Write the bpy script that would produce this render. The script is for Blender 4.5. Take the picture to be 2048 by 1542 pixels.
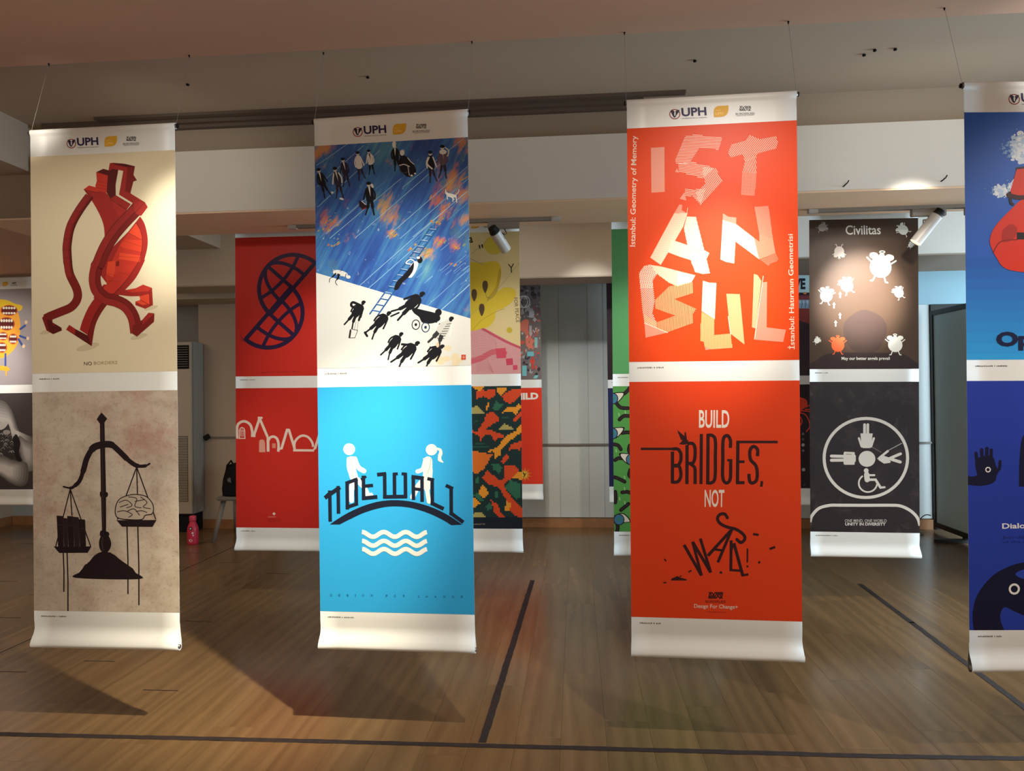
import bpy, bmesh, math, random
from mathutils import Vector, Matrix
from mathutils.geometry import tessellate_polygon
random.seed(7)
for o in list(bpy.data.objects): bpy.data.objects.remove(o)
SC = bpy.context.scene
COL = SC.collection
R = math.radians

# ------------------------------------------------------------------ camera
cam = bpy.data.cameras.new('camera')
cam.sensor_fit = 'HORIZONTAL'; cam.sensor_width = 36.0
cam.lens = 1469.5 / 2048 * 36.0
cam.clip_start = 0.05
camo = bpy.data.objects.new('camera', cam); COL.objects.link(camo)
F_ = Vector((-0.08715176, 0.99615114, 0.00935241))
R_ = Vector((0.9961213, 0.0872557, -0.01134935))
U_ = Vector((0.01212172, -0.00832701, 0.99989186))
M = Matrix(((R_.x, U_.x, -F_.x, 0), (R_.y, U_.y, -F_.y, 0), (R_.z, U_.z, -F_.z, 1.5), (0, 0, 0, 1)))
camo.matrix_world = M
SC.camera = camo
SC.view_settings.view_transform = 'Standard'
try: SC.view_settings.look = 'None'
except Exception: pass
SC.view_settings.gamma = 1.0
SC.view_settings.use_curve_mapping = False
SC.view_settings.exposure = 0.0

# ------------------------------------------------------------------ world and lamps
w = bpy.data.worlds.new('world'); SC.world = w; w.use_nodes = True
w.node_tree.nodes['Background'].inputs[0].default_value = (0.55, 0.75, 1.0, 1)
w.node_tree.nodes['Background'].inputs[1].default_value = 1.0

WARM = (1.0, 0.80, 0.60)
def spot(loc, target, power, angle, blend=0.8, color=(1.0, 0.86, 0.70), size=0.04):
    l = bpy.data.lights.new('spot_lamp', 'SPOT'); l.energy = power; l.color = color
    l.spot_size = R(angle); l.spot_blend = blend; l.shadow_soft_size = size
    o = bpy.data.objects.new('spot_lamp', l); COL.objects.link(o)
    o.location = loc
    o.rotation_euler = (Vector(target) - Vector(loc)).to_track_quat('-Z', 'Y').to_euler()
    return o
def area(loc, target, sx, sy, power, color):
    l = bpy.data.lights.new('area_lamp', 'AREA'); l.shape = 'RECTANGLE'; l.size = sx; l.size_y = sy
    l.energy = power; l.color = color
    o = bpy.data.objects.new('area_lamp', l); COL.objects.link(o); o.location = loc
    o.rotation_euler = (Vector(target) - Vector(loc)).to_track_quat('-Z', 'Y').to_euler()
    return o
def lamp(loc, target, power, wide, core, cw, color=(1.0, 0.93, 0.82)):
    """one track lamp: soft wide beam with a bright core, as a reflector lamp throws"""
    spot(loc, target, power, wide, 1.0, color); spot(loc, target, core, cw, 1.0, color)
# track lamps over the near row of banners
lamp((-1.45, 2.25, 3.02), (-1.76, 3.17, 2.25), 22, 62, 150, 26, (1.0, 0.96, 0.88))
spot((-2.3, 1.7, 3.02), (-2.4, 3.17, 1.7), 55, 66, 1.0, (1.0, 0.93, 0.84))
spot((0.10, 2.0, 3.02), (-1.2, 3.25, 0.85), 215, 66, 1.0, (1.0, 0.95, 0.84)); spot((0.10, 2.0, 3.02), (-1.08, 3.19, 1.72), 150, 32, 1.0, (1.0, 0.98, 0.92))
spot((0.80, 1.95, 3.02), (0.62, 3.20, 1.6), 110, 84, 1.0, (1.0, 0.96, 0.9)); spot((0.80, 1.95, 3.02), (0.60, 3.16, 1.90), 230, 27, 1.0, (1.0, 0.94, 0.84))
spot((2.75, 1.9, 3.02), (2.15, 3.14, 1.55), 150, 72, 1.0, (1.0, 0.96, 0.9)); spot((2.75, 1.9, 3.02), (2.36, 3.14, 1.78), 130, 34, 1.0, (1.0, 0.97, 0.92))
spot((0.10, 2.0, 3.02), (-1.70, 3.55, 0.0), 700, 30, 1.0, (1.0, 0.90, 0.68))
# wash spots added to brighten the white band of the cross beam
spot((-2.6, 2.6, 2.85), (-2.4, 4.43, 2.78), 30, 48, 1.0, (1.0, 0.92, 0.80)); spot((2.1, 2.4, 2.88), (1.95, 4.43, 2.82), 46, 52, 1.0, (1.0, 0.98, 0.94))
# middle row
lamp((1.98, 3.92, 2.74), (1.90, 5.07, 2.12), 70, 50, 750, 29, (1.0, 0.92, 0.82))
spot((-1.3, 3.50, 2.85), (-1.75, 5.1, 1.55), 115, 46, 1.0, (1.0, 0.93, 0.84))
spot((-0.35, 3.50, 2.85), (-0.50, 5.13, 1.5), 110, 46, 1.0, (1.0, 0.93, 0.84))
spot((0.65, 3.50, 2.85), (0.40, 5.1, 1.55), 120, 44, 1.0, (1.0, 0.93, 0.84))
# far row and back wall
lamp((-6.2, 5.6, 2.70), (-6.05, 7.16, 1.85), 80, 60, 150, 30, (1.0, 0.96, 0.92))
spot((-0.50, 5.6, 3.15), (-0.50, 7.62, 1.30), 130, 44, 1.0, (1.0, 0.92, 0.8))
spot((1.2, 5.6, 3.15), (0.9, 7.5, 1.3), 70, 50, 1.0)
spot((0.15, 5.8, 3.15), (0.12, 8.2, 1.4), 90, 36, 1.0, (0.95, 0.98, 1.0))  # extra spot added to lift the gray back wall
# ambient fill added behind the camera and overhead; daylight from the window side
area((0, -2.85, 1.6), (0, 0, 1.6), 9.0, 2.6, 75, (1.0, 0.80, 0.62))
area((6.25, 5.0, 1.9), (0, 5.4, 1.9), 4.6, 1.6, 420, (0.64, 0.84, 1.0))
area((-0.8, 6.1, 3.24), (-0.8, 6.1, 0), 4.5, 0.7, 13, (1.0, 0.84, 0.66))  # overhead fill added between the beams
area((-5.2, 5.2, 2.7), (-5.2, 5.2, 0), 1.2, 2.6, 30, (1.0, 0.80, 0.60))

# ------------------------------------------------------------------ helpers
def lin(c):
    return tuple((x / 12.92 if x <= 0.04045 else ((x + 0.055) / 1.055) ** 2.4) for x in [v / 255 for v in c]) + (1,)
MATS = {}
def mat(name, rgb, rough=0.5, spec=0.5, metal=0.0, noise=0.0, scale=6.0, bump=0.0, bscale=40.0):
    if name in MATS: return MATS[name]
    m = bpy.data.materials.new(name); m.use_nodes = True
    nt = m.node_tree; b = nt.nodes['Principled BSDF']
    c = lin(rgb); b.inputs['Base Color'].default_value = c
    b.inputs['Roughness'].default_value = rough; b.inputs['Specular IOR Level'].default_value = spec
    b.inputs['Metallic'].default_value = metal
    if noise > 0:
        tc = nt.nodes.new('ShaderNodeTexCoord')
        n = nt.nodes.new('ShaderNodeTexNoise'); n.inputs['Scale'].default_value = scale; n.inputs['Detail'].default_value = 5
        r = nt.nodes.new('ShaderNodeValToRGB')
        r.color_ramp.elements[0].position = 0.3; r.color_ramp.elements[1].position = 0.7
        r.color_ramp.elements[0].color = tuple(x * (1 - noise) for x in c[:3]) + (1,)
        r.color_ramp.elements[1].color = tuple(min(1, x * (1 + noise)) for x in c[:3]) + (1,)
        nt.links.new(tc.outputs['Object'], n.inputs['Vector'])
        nt.links.new(n.outputs['Fac'], r.inputs[0]); nt.links.new(r.outputs[0], b.inputs['Base Color'])
    if bump > 0:
        tc = nt.nodes.new('ShaderNodeTexCoord')
        n = nt.nodes.new('ShaderNodeTexNoise'); n.inputs['Scale'].default_value = bscale; n.inputs['Detail'].default_value = 4
        bp = nt.nodes.new('ShaderNodeBump'); bp.inputs['Strength'].default_value = bump; bp.inputs['Distance'].default_value = 0.01
        nt.links.new(tc.outputs['Object'], n.inputs['Vector'])
        nt.links.new(n.outputs['Fac'], bp.inputs['Height']); nt.links.new(bp.outputs[0], b.inputs['Normal'])
    MATS[name] = m
    return m
def ink(rgb):
    if isinstance(rgb, bpy.types.Material): return rgb
    return mat('ink_%02x%02x%02x' % tuple(int(v) for v in rgb), rgb, 0.45, 0.20)

def empty(name, loc, rot=(0, 0, 0)):
    o = bpy.data.objects.new(name, None); COL.objects.link(o); o.location = loc; o.rotation_euler = rot
    o.empty_display_size = 0.1
    return o
def tag(o, label=None, cat=None, group=None, kind=None):
    if label: o['label'] = label
    if cat: o['category'] = cat
    if group: o['group'] = group
    if kind: o['kind'] = kind
    return o
def link(name, me, parent=None):
    o = bpy.data.objects.new(name, me); COL.objects.link(o)
    if parent is not None: o.parent = parent
    return o
class MB:
    """collects shapes into one mesh"""
    def __init__(s): s.v = []; s.f = []; s.m = []; s.mats = []; s.sm = []
    def mi(s, m):
        if m not in s.mats: s.mats.append(m)
        return s.mats.index(m)
    def add(s, vs, fs, m, smooth=False):
        b = len(s.v); s.v += [tuple(v) for v in vs]
        for f in fs: s.f.append(tuple(b + i for i in f)); s.m.append(s.mi(m)); s.sm.append(smooth)
    def box(s, a, b, m, bev=0.0):
        x0, y0, z0 = a; x1, y1, z1 = b
        if bev <= 0:
            vs = [(x0, y0, z0), (x1, y0, z0), (x1, y1, z0), (x0, y1, z0), (x0, y0, z1), (x1, y0, z1), (x1, y1, z1), (x0, y1, z1)]
            s.add(vs, [(3, 2, 1, 0), (4, 5, 6, 7), (0, 1, 5, 4), (1, 2, 6, 5), (2, 3, 7, 6), (3, 0, 4, 7)], m)
        else:
            bm = bmesh.new(); bmesh.ops.create_cube(bm, size=1)
            for v in bm.verts: v.co = Vector(((x0 + x1) / 2 + v.co.x * (x1 - x0), (y0 + y1) / 2 + v.co.y * (y1 - y0), (z0 + z1) / 2 + v.co.z * (z1 - z0)))
            bmesh.ops.bevel(bm, geom=bm.edges[:], offset=bev, segments=2, affect='EDGES')
            s.bm(bm, m)
    def bm(s, bm, m, smooth=False, mtx=None):
        bm.verts.ensure_lookup_table(); bm.verts.index_update()
        vs = [(mtx @ v.co if mtx else v.co.copy()) for v in bm.verts]
        s.add(vs, [tuple(v.index for v in f.verts) for f in bm.faces], m, smooth); bm.free()
    def tube(s, pts, r, m, n=8, cap=True, smooth=True):
        pts = [Vector(p) for p in pts]; rs = r if isinstance(r, (list, tuple)) else [r] * len(pts)
        vs = []; fs = []; prev = None
        for i, p in enumerate(pts):
            t = (pts[min(i + 1, len(pts) - 1)] - pts[max(i - 1, 0)]).normalized()
            if prev is None:
                a = Vector((0, 0, 1)) if abs(t.z) < 0.9 else Vector((1, 0, 0))
                x = t.cross(a).normalized()
            else:
                x = (prev - t * prev.dot(t)).normalized()
            prev = x; y = t.cross(x)
            for k in range(n):
                an = 2 * math.pi * k / n
                vs.append(p + (x * math.cos(an) + y * math.sin(an)) * rs[i])
        for i in range(len(pts) - 1):
            for k in range(n):
                k2 = (k + 1) % n
                fs.append((i * n + k, i * n + k2, (i + 1) * n + k2, (i + 1) * n + k))
        if cap:
            fs.append(tuple(range(n))[::-1]); fs.append(tuple((len(pts) - 1) * n + k for k in range(n)))
        s.add(vs, fs, m, smooth)
    def lathe(s, prof, m, c=(0, 0, 0), n=24):
        vs = []; fs = []
        for r, z in prof:
            for k in range(n):
                a = 2 * math.pi * k / n; vs.append((c[0] + r * math.cos(a), c[1] + r * math.sin(a), c[2] + z))
        for i in range(len(prof) - 1):
            for k in range(n):
                k2 = (k + 1) % n; fs.append((i * n + k, i * n + k2, (i + 1) * n + k2, (i + 1) * n + k))
        fs.append(tuple(range(n))[::-1]); fs.append(tuple((len(prof) - 1) * n + k for k in range(n)))
        s.add(vs, fs, m, True)
    def build(s, name, parent=None, autosmooth=False):
        me = bpy.data.meshes.new(name); me.from_pydata(s.v, [], s.f)
        for m in s.mats: me.materials.append(m)
        me.polygons.foreach_set('material_index', s.m); me.polygons.foreach_set('use_smooth', s.sm)
        me.update(); return link(name, me, parent)

# ------------------------------------------------------------------ flat print kit (2-D shapes laid on a banner)
TXT = {}
def text_geo(st, bold):
    key = (st, bold)
    if key in TXT: return TXT[key]
    c = bpy.data.curves.new('t', 'FONT'); c.body = st; c.resolution_u = 3; c.size = 1.0
    c.offset = bold
    o = bpy.data.objects.new('t', c); COL.objects.link(o)
    dg = bpy.context.evaluated_depsgraph_get(); me = bpy.data.meshes.new_from_object(o.evaluated_get(dg))
    vs = [(v.co.x, v.co.y) for v in me.vertices]; fs = [tuple(p.vertices) for p in me.polygons]
    bpy.data.objects.remove(o); bpy.data.curves.remove(c); bpy.data.meshes.remove(me)
    x0 = min(v[0] for v in vs); x1 = max(v[0] for v in vs); y0 = min(v[1] for v in vs); y1 = max(v[1] for v in vs)
    vs = [((x - x0) / (x1 - x0), (y - y0) / (y1 - y0)) for x, y in vs]
    TXT[key] = (vs, fs); return TXT[key]
def homog(src, dst):
    A = []
    for (x, y), (u, v) in zip(src, dst):
        A.append([x, y, 1, 0, 0, 0, -u * x, -u * y, u]); A.append([0, 0, 0, x, y, 1, -v * x, -v * y, v])
    n = 8
    for i in range(n):
        p = max(range(i, n), key=lambda r: abs(A[r][i])); A[i], A[p] = A[p], A[i]
        for r in range(n):
            if r != i:
                k = A[r][i] / A[i][i]
                for c in range(i, 9): A[r][c] -= k * A[i][c]
    h = [A[i][8] / A[i][i] for i in range(n)] + [1]
    return lambda x, y: ((h[0] * x + h[1] * y + h[2]) / (h[6] * x + h[7] * y + 1), (h[3] * x + h[4] * y + h[5]) / (h[6] * x + h[7] * y + 1))
def sm(pts, closed=False, k=6):
    n = len(pts); out = []
    rng = range(n if closed else n - 1)
    for i in rng:
        if closed: p = [pts[(i + j - 1) % n] for j in range(4)]
        else: p = [pts[max(0, min(n - 1, i + j - 1))] for j in range(4)]
        for q in range(k):
            t = q / k
            out.append(tuple(0.5 * (2 * p[1][a] + (p[2][a] - p[0][a]) * t + (2 * p[0][a] - 5 * p[1][a] + 4 * p[2][a] - p[3][a]) * t * t + (3 * p[1][a] - p[0][a] - 3 * p[2][a] + p[3][a]) * t ** 3) for a in (0, 1)))
    if not closed: out.append(tuple(pts[-1]))
    return out
class Art:
    def __init__(s, quad, w=0.70, h=1.0, base=None, z0=0.0008):
        s.H = homog(quad, [(0, 0), (1, 0), (1, 1), (0, 1)]); s.w = w; s.h = h
        s.fr = (0, 0, 1); s.k = 0; s.z0 = z0
        s.v = []; s.f = []; s.m = []; s.mats = []; s.clip = True
        if base is not None:
            s.raw([(0, 0), (1, 0), (1, 1), (0, 1)], [(0, 1, 2, 3)], base)
    def frame(s, x, y, sc): s.fr = (x, y, sc); return s
    def mp(s, p):
        u, v = s.H(s.fr[0] + p[0] / s.fr[2], s.fr[1] + p[1] / s.fr[2])
        return (u, v)
    def raw(s, uv, fs, m):
        m = ink(m)
        if m not in s.mats: s.mats.append(m)
        mi = s.mats.index(m); b = len(s.v); y = s.k; s.k += 1
        # clip to the print rectangle
        if s.clip and any(not (-1e-6 <= u <= 1 + 1e-6 and -1e-6 <= v <= 1 + 1e-6) for u, v in uv):
            nv = []; nf = []
            for f in fs:
                P = [uv[i] for i in f]
                for ax, lim, sg in ((0, 0, 1), (0, 1, -1), (1, 0, 1), (1, 1, -1)):
                    Q = []
                    for i in range(len(P)):
                        a = P[i - 1]; c = P[i]; da = (a[ax] - lim) * sg; dc = (c[ax] - lim) * sg
                        if (da >= 0) != (dc >= 0):
                            t = da / (da - dc); Q.append((a[0] + (c[0] - a[0]) * t, a[1] + (c[1] - a[1]) * t))
                        if dc >= 0: Q.append(c)
                    P = Q
                    if not P: break
                if len(P) >= 3:
                    nf.append(tuple(range(len(nv), len(nv) + len(P)))); nv += P
            uv, fs = nv, nf
        for u, v in uv: s.v.append(((u - 0.5) * s.w, y, -v * s.h))
        for f in fs:
            # face the viewer (-y)
            P = [uv[i] for i in f]; ar = sum(P[i - 1][0] * P[i][1] - P[i][0] * P[i - 1][1] for i in range(len(P)))
            if abs(ar) < 1e-12: continue
            f = f if ar < 0 else f[::-1]
            s.f.append(tuple(b + i for i in f)); s.m.append(mi)
    def poly(s, pts, c, holes=()):
        loops = [[Vector((p[0], p[1], 0)) for p in l] for l in [pts] + list(holes)]
        tr = tessellate_polygon(loops); al = [p for l in [pts] + list(holes) for p in l]
        s.raw([s.mp(p) for p in al], [tuple(t) for t in tr], c)
    def spoly(s, pts, c, k=5): s.poly(sm(pts, True, k), c)
    def ell(s, cx, cy, rx, ry=None, c=(0, 0, 0), n=24, rot=0):
        ry = rx if ry is None else ry; cr, sr = math.cos(rot), math.sin(rot)
        s.raw([s.mp((cx + rx * math.cos(a) * cr - ry * math.sin(a) * sr, cy + rx * math.cos(a) * sr + ry * math.sin(a) * cr)) for a in [2 * math.pi * i / n for i in range(n)]], [tuple(range(n))], c)
    def stroke(s, pts, wd, c, closed=False, rnd=True):
        P = [Vector((p[0], p[1])) for p in pts]; n = len(P)
        ws = wd if isinstance(wd, (list, tuple)) else [wd] * n
        L = []; Rr = []
        for i in range(n):
            a = P[i - 1] if (i > 0 or closed) else P[i]; b = P[(i + 1) % n] if (i < n - 1 or closed) else P[i]
            d1 = (P[i] - a); d2 = (b - P[i])
            d1 = d1.normalized() if d1.length > 1e-9 else d2.normalized(); d2 = d2.normalized() if d2.length > 1e-9 else d1
            t = d1 + d2
            if t.length < 1e-6: t = d1
            t.normalize(); nn = Vector((-t.y, t.x)); k = 1 / max(0.45, nn.dot(Vector((-d1.y, d1.x))))
            L.append(P[i] + nn * ws[i] / 2 * k); Rr.append(P[i] - nn * ws[i] / 2 * k)
        vs = [s.mp(p) for p in L + Rr]
        fs = [(i, (i + 1) % n, n + (i + 1) % n, n + i) for i in range(n if closed else n - 1)]
        s.raw(vs, fs, c)
        if rnd and not closed:
            for i in (0, n - 1): s.ell(P[i].x, P[i].y, ws[i] / 2, c=c, n=10)
    def ring(s, cx, cy, r, wd, c, ry=None, n=40):
        ry = r if ry is None else ry
        s.stroke([(cx + r * math.cos(2 * math.pi * i / n), cy + ry * math.sin(2 * math.pi * i / n)) for i in range(n)], wd, c, closed=True)
    def text(s, st, p0, p1, h, c, bold=0.0):
        """baseline p0 to p1, glyph height h, upright towards the left normal"""
        vs, fs = text_geo(st, bold)
        ex = Vector((p1[0] - p0[0], p1[1] - p0[1])); up = Vector((ex.y, -ex.x)).normalized() * h
        s.raw([s.mp((p0[0] + ex.x * x + up.x * y, p0[1] + ex.y * x + up.y * y)) for x, y in vs], fs, c)
    def hatch(s, pts, ang, gap, wd, c, off=0.0):
        """parallel bars clipped inside a polygon"""
        d = Vector((math.cos(ang), math.sin(ang))); nn = Vector((-d.y, d.x))
        P = [Vector(p) for p in pts]; t = [p.dot(nn) for p in P]; x = min(t) + gap * 0.4 + off
        uv = []; fs = []
        while x < max(t):
            xs = []
            for i in range(len(P)):
                a, b = t[i - 1] - x, t[i] - x
                if (a >= 0) != (b >= 0):
                    q = P[i - 1] + (P[i] - P[i - 1]) * (a / (a - b)); xs.append(q.dot(d))
            xs.sort()
            for i in range(0, len(xs) - 1, 2):
                k = len(uv)
                for (l, m2) in ((xs[i], -wd / 2), (xs[i + 1], -wd / 2), (xs[i + 1], wd / 2), (xs[i], wd / 2)):
                    q = d * l + nn * (x + m2); uv.append(s.mp((q.x, q.y)))
                fs.append((k, k + 1, k + 2, k + 3))
            x += gap
        if fs: s.raw(uv, fs, c)
    def person(s, a, b, jac, tro, skin, hair, shirt=None, flip=1, arm=None, wide=1.0):
        """walking figure, head at a, feet at b"""
        a = Vector(a); b = Vector(b); d = b - a; hh = d.length; d.normalize(); q = Vector((-d.y, d.x)) * flip
        def T(p, c): v = a + d * (p * hh) + q * (c * hh * wide); return (v.x, v.y)
        s.stroke(sm([T(.50, -.04), T(.74, -.10), T(.95, -.20)]), [.10 * hh * wide] * 7 + [.05 * hh * wide] * 6, tro)
        s.stroke(sm([T(.50, .05), T(.75, .07), T(.98, .10)]), [.11 * hh * wide] * 7 + [.055 * hh * wide] * 6, tro)
        s.poly(sm([T(.11, -.03), T(.14, .10), T(.30, .14), T(.55, .12), T(.56, -.11), T(.30, -.13), T(.15, -.10)], True, 4), jac)
        if shirt: s.poly([T(.12, -.03), T(.12, .04), T(.42, .03)], shirt)
        s.stroke(sm([T(.17, .11), T(.34, .19), T(.50, .17)]), .055 * hh * wide, arm or jac)
        s.stroke(sm([T(.17, -.10), T(.34, -.17), T(.48, -.22)]), .055 * hh * wide, arm or jac)
        hr = .072 * hh
        e = T(.045, 0); s.ell(e[0], e[1], hr * .8, hr, skin, 12)
        e = T(.005, 0); s.ell(e[0], e[1], hr, hr * .75, hair, 12)
    def build(s, name, parent, z):
        dz = min(1.2e-5, .0014 / max(1, s.k)); s.v = [(x, -(s.z0 + y * dz), zz) for x, y, zz in s.v]
        me = bpy.data.meshes.new(name); me.from_pydata(s.v, [], s.f)
        for m in s.mats: me.materials.append(m)
        me.polygons.foreach_set('material_index', s.m)
        uvl = me.uv_layers.new(name='UVMap')
        for l in me.loops:
            c = me.vertices[l.vertex_index].co; uvl.data[l.index].uv = (c.x / s.w + .5, 1 + c.z / s.h)
        me.update(); o = link(name, me, parent); o.location = (0, 0, z); return o

# ------------------------------------------------------------------ setting
m_wall = mat('wall_paint', (186, 180, 170), 0.75, 0.3, bump=0.03, bscale=60)
m_wallgrey = mat('wall_paint_grey', (158, 162, 160), 0.6, 0.35, bump=0.03, bscale=30)
m_wallwarm = mat('wall_paint_warm', (184, 166, 146), 0.7, 0.3)
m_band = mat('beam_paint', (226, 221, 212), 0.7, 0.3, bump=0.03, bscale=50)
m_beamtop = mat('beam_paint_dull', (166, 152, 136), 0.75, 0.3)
m_beambrown = mat('beam_paint_brown', (238, 206, 174), 0.75, 0.3)
m_ceil = mat('ceiling_paint', (190, 172, 152), 0.8, 0.3, bump=0.04, bscale=45)
m_ceilwarm = mat('ceiling_paint_warm', (208, 170, 146), 0.8, 0.3, bump=0.04, bscale=45)
m_base = mat('baseboard_wood', (150, 104, 66), 0.5, 0.4, noise=0.15, scale=9)
m_dark = mat('dark_gap', (22, 20, 22), 0.8, 0.2)
m_black = mat('black_metal', (20, 20, 22), 0.4, 0.5)
m_rail = mat('rail_grey', (120, 112, 104), 0.5, 0.4)
m_white = mat('white_plastic', (215, 210, 200), 0.4, 0.5)

def struct(name, mb, parent=None):
    o = mb.build(name, parent)
    if parent is None: o['kind'] = 'structure'
    return o
def boxes(name, lst, m, parent=None, bev=0):
    b = MB()
    for a, c in lst: b.box(a, c, m, bev)
    return struct(name, b, parent)

# floor with planks as separate parts
wood = bpy.data.materials.new('oak_laminate'); wood.use_nodes = True
nt = wood.node_tree; N = nt.nodes; LK = nt.links; bs = N['Principled BSDF']
tc = N.new('ShaderNodeTexCoord'); oi = N.new('ShaderNodeObjectInfo')
at = N.new('ShaderNodeAttribute'); at.attribute_name = 'tint'
sc = N.new('ShaderNodeVectorMath'); sc.operation = 'MULTIPLY_ADD'
cmb = N.new('ShaderNodeCombineXYZ')
ml = N.new('ShaderNodeMath'); ml.operation = 'MULTIPLY'; ml.inputs[1].default_value = 37.0
LK.new(oi.outputs['Random'], ml.inputs[0])
for k in range(3): LK.new(ml.outputs[0], cmb.inputs[k])
sc.inputs[1].default_value = (1.0, 0.09, 1.0)
LK.new(tc.outputs['Object'], sc.inputs[0]); LK.new(cmb.outputs[0], sc.inputs[2])
n1 = N.new('ShaderNodeTexNoise'); n1.inputs['Scale'].default_value = 75; n1.inputs['Detail'].default_value = 6; n1.inputs['Roughness'].default_value = .65
n2 = N.new('ShaderNodeTexNoise'); n2.inputs['Scale'].default_value = 9; n2.inputs['Detail'].default_value = 3; n2.inputs['Distortion'].default_value = 0.6
wv = N.new('ShaderNodeTexWave'); wv.wave_type = 'BANDS'; wv.bands_direction = 'X'; wv.inputs['Scale'].default_value = 3.2; wv.inputs['Distortion'].default_value = 11; wv.inputs['Detail'].default_value = 3; wv.inputs['Detail Scale'].default_value = 1.2
for n_ in (n1, n2, wv): LK.new(sc.outputs[0], n_.inputs['Vector'])
mx1 = N.new('ShaderNodeMix'); mx1.data_type = 'FLOAT'; mx1.inputs[0].default_value = 0.35
LK.new(n1.outputs['Fac'], mx1.inputs[2]); LK.new(wv.outputs['Fac'], mx1.inputs[3])
mx2 = N.new('ShaderNodeMix'); mx2.data_type = 'FLOAT'; mx2.inputs[0].default_value = 0.4
LK.new(mx1.outputs[0], mx2.inputs[2]); LK.new(n2.outputs['Fac'], mx2.inputs[3])
rp = N.new('ShaderNodeValToRGB')
rp.color_ramp.elements[0].position = 0.22; rp.color_ramp.elements[0].color = lin((98, 73, 46))
rp.color_ramp.elements[1].position = 0.78; rp.color_ramp.elements[1].color = lin((126, 98, 64))
LK.new(mx2.outputs[0], rp.inputs[0])
hs = N.new('ShaderNodeHueSaturation')
mr = N.new('ShaderNodeMapRange'); mr.inputs['To Min'].default_value = 0.90; mr.inputs['To Max'].default_value = 1.08
ad = N.new('ShaderNodeMath'); ad.operation = 'FRACT'
ad2 = N.new('ShaderNodeMath'); ad2.operation = 'ADD'
LK.new(oi.outputs['Random'], ad2.inputs[0]); LK.new(at.outputs['Fac'], ad2.inputs[1]); LK.new(ad2.outputs[0], ad.inputs[0])
LK.new(ad.outputs[0], mr.inputs['Value']); LK.new(mr.outputs[0], hs.inputs['Value']); LK.new(rp.outputs[0], hs.inputs['Color'])
LK.new(hs.outputs[0], bs.inputs['Base Color'])
rr = N.new('ShaderNodeMapRange'); rr.inputs['To Min'].default_value = 0.20; rr.inputs['To Max'].default_value = 0.30
LK.new(n2.outputs['Fac'], rr.inputs['Value']); LK.new(rr.outputs[0], bs.inputs['Roughness'])
bs.inputs['Specular IOR Level'].default_value = 0.5
bp = N.new('ShaderNodeBump'); bp.inputs['Strength'].default_value = 0.015; bp.inputs['Distance'].default_value = 0.002
LK.new(mx1.outputs[0], bp.inputs['Height']); LK.new(bp.outputs[0], bs.inputs['Normal'])

floor = boxes('floor', [((-6.8, -3.0, -0.15), (6.6, 8.35, -0.008))], mat('floor_underlay', (52, 38, 28), 0.8))
PW, PL = 0.195, 1.29
def plank_mesh():
    bm = bmesh.new(); bmesh.ops.create_cube(bm, size=1)
    for v in bm.verts: v.co = Vector((v.co.x * (PW - .0006), v.co.y * (PL - .0008), v.co.z * .008 - .004))
    top = [e for e in bm.edges if all(v.co.z > -.001 for v in e.verts)]
    bmesh.ops.bevel(bm, geom=top, offset=.0003, segments=1, affect='EDGES')
    me = bpy.data.meshes.new('plank'); bm.to_mesh(me); bm.free(); me.materials.append(wood); return me
pm = plank_mesh()
def sees(x, y):
    d = F_.x * x + F_.y * y + F_.z * -1.5
    if d < 0.5: return None
    px = (R_.x * x + R_.y * y - R_.z * 1.5) / d * 1469.5; py = -(U_.x * x + U_.y * y - U_.z * 1.5) / d * 1469.5
    return d if abs(px) < 1190 and py < 1000 else None
cells = []
i = 0; x = -3.4 + PW / 2 - PW * 17
while x < 6.5:
    off = (i * 0.43) % 1.0 * PL; y = -3.0 - off + PL / 2; j = 0
    while y - PL / 2 < 8.2:
        cells.append((x, y)); y += PL; j += 1
    x += PW; i += 1
vis = []; rest = []
for (x, y) in cells:
    a, b = max(y - PL / 2, -2.95), min(y + PL / 2, 8.25)
    if b - a < 0.05: continue
    ds = [sees(x + dx, yy) for dx in (-.1, .1) for yy in (a, (a + b) / 2, b)]
    ds = [d for d in ds if d]
    (vis if ds else rest).append((min(ds) if ds else 99, x, a, b))
vis.sort(); rest += vis[300:]; vis = vis[:300]
short = {}
for d, x, a, b in vis:
    L = b - a
    if abs(L - PL) < 1e-3: me = pm
    else:
        k = round(L, 2)
        if k not in short:
            me = pm.copy()
            for v in me.vertices: v.co.y *= (L - .0015) / (PL - .0008)
            short[k] = me
        me = short[k]
    o = link('plank', me, floor); o.location = (x, (a + b) / 2, 0)
    o.rotation_euler.z = math.pi if random.random() < .5 else 0
sj = MB(); sj.box((-3.404, 3.2, -.006), (-3.396, 8.16, .0006), m_dark); sj.build('seam', floor)
jr = random.Random(11)
jl = [(x, b) for d, x, a, b in vis if x < -2.0 and 2.9 < b < 7.5 and jr.random() < .55]
jb = MB(); jb.box((-PW / 2 + .004, -.0035, -.006), (PW / 2 - .004, .0035, .0005), m_dark); jme = None
for x, b in jl:
    if jme is None: o = jb.build('open_joint', floor); jme = o.data
    else: o = link('open_joint', jme, floor)
    o.location = (x, b, 0)
mb = MB(); tints = []
for d, x, a, b in rest:
    mb.box((x - PW / 2 + .001, a + .001, -.008), (x + PW / 2 - .001, b - .001, -.0002), wood); tints += [random.random()] * 8
po = mb.build('plank_field', floor); po['kind'] = 'stuff'
ta = po.data.attributes.new('tint', 'FLOAT', 'POINT'); ta.data.foreach_set('value', tints)

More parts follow.
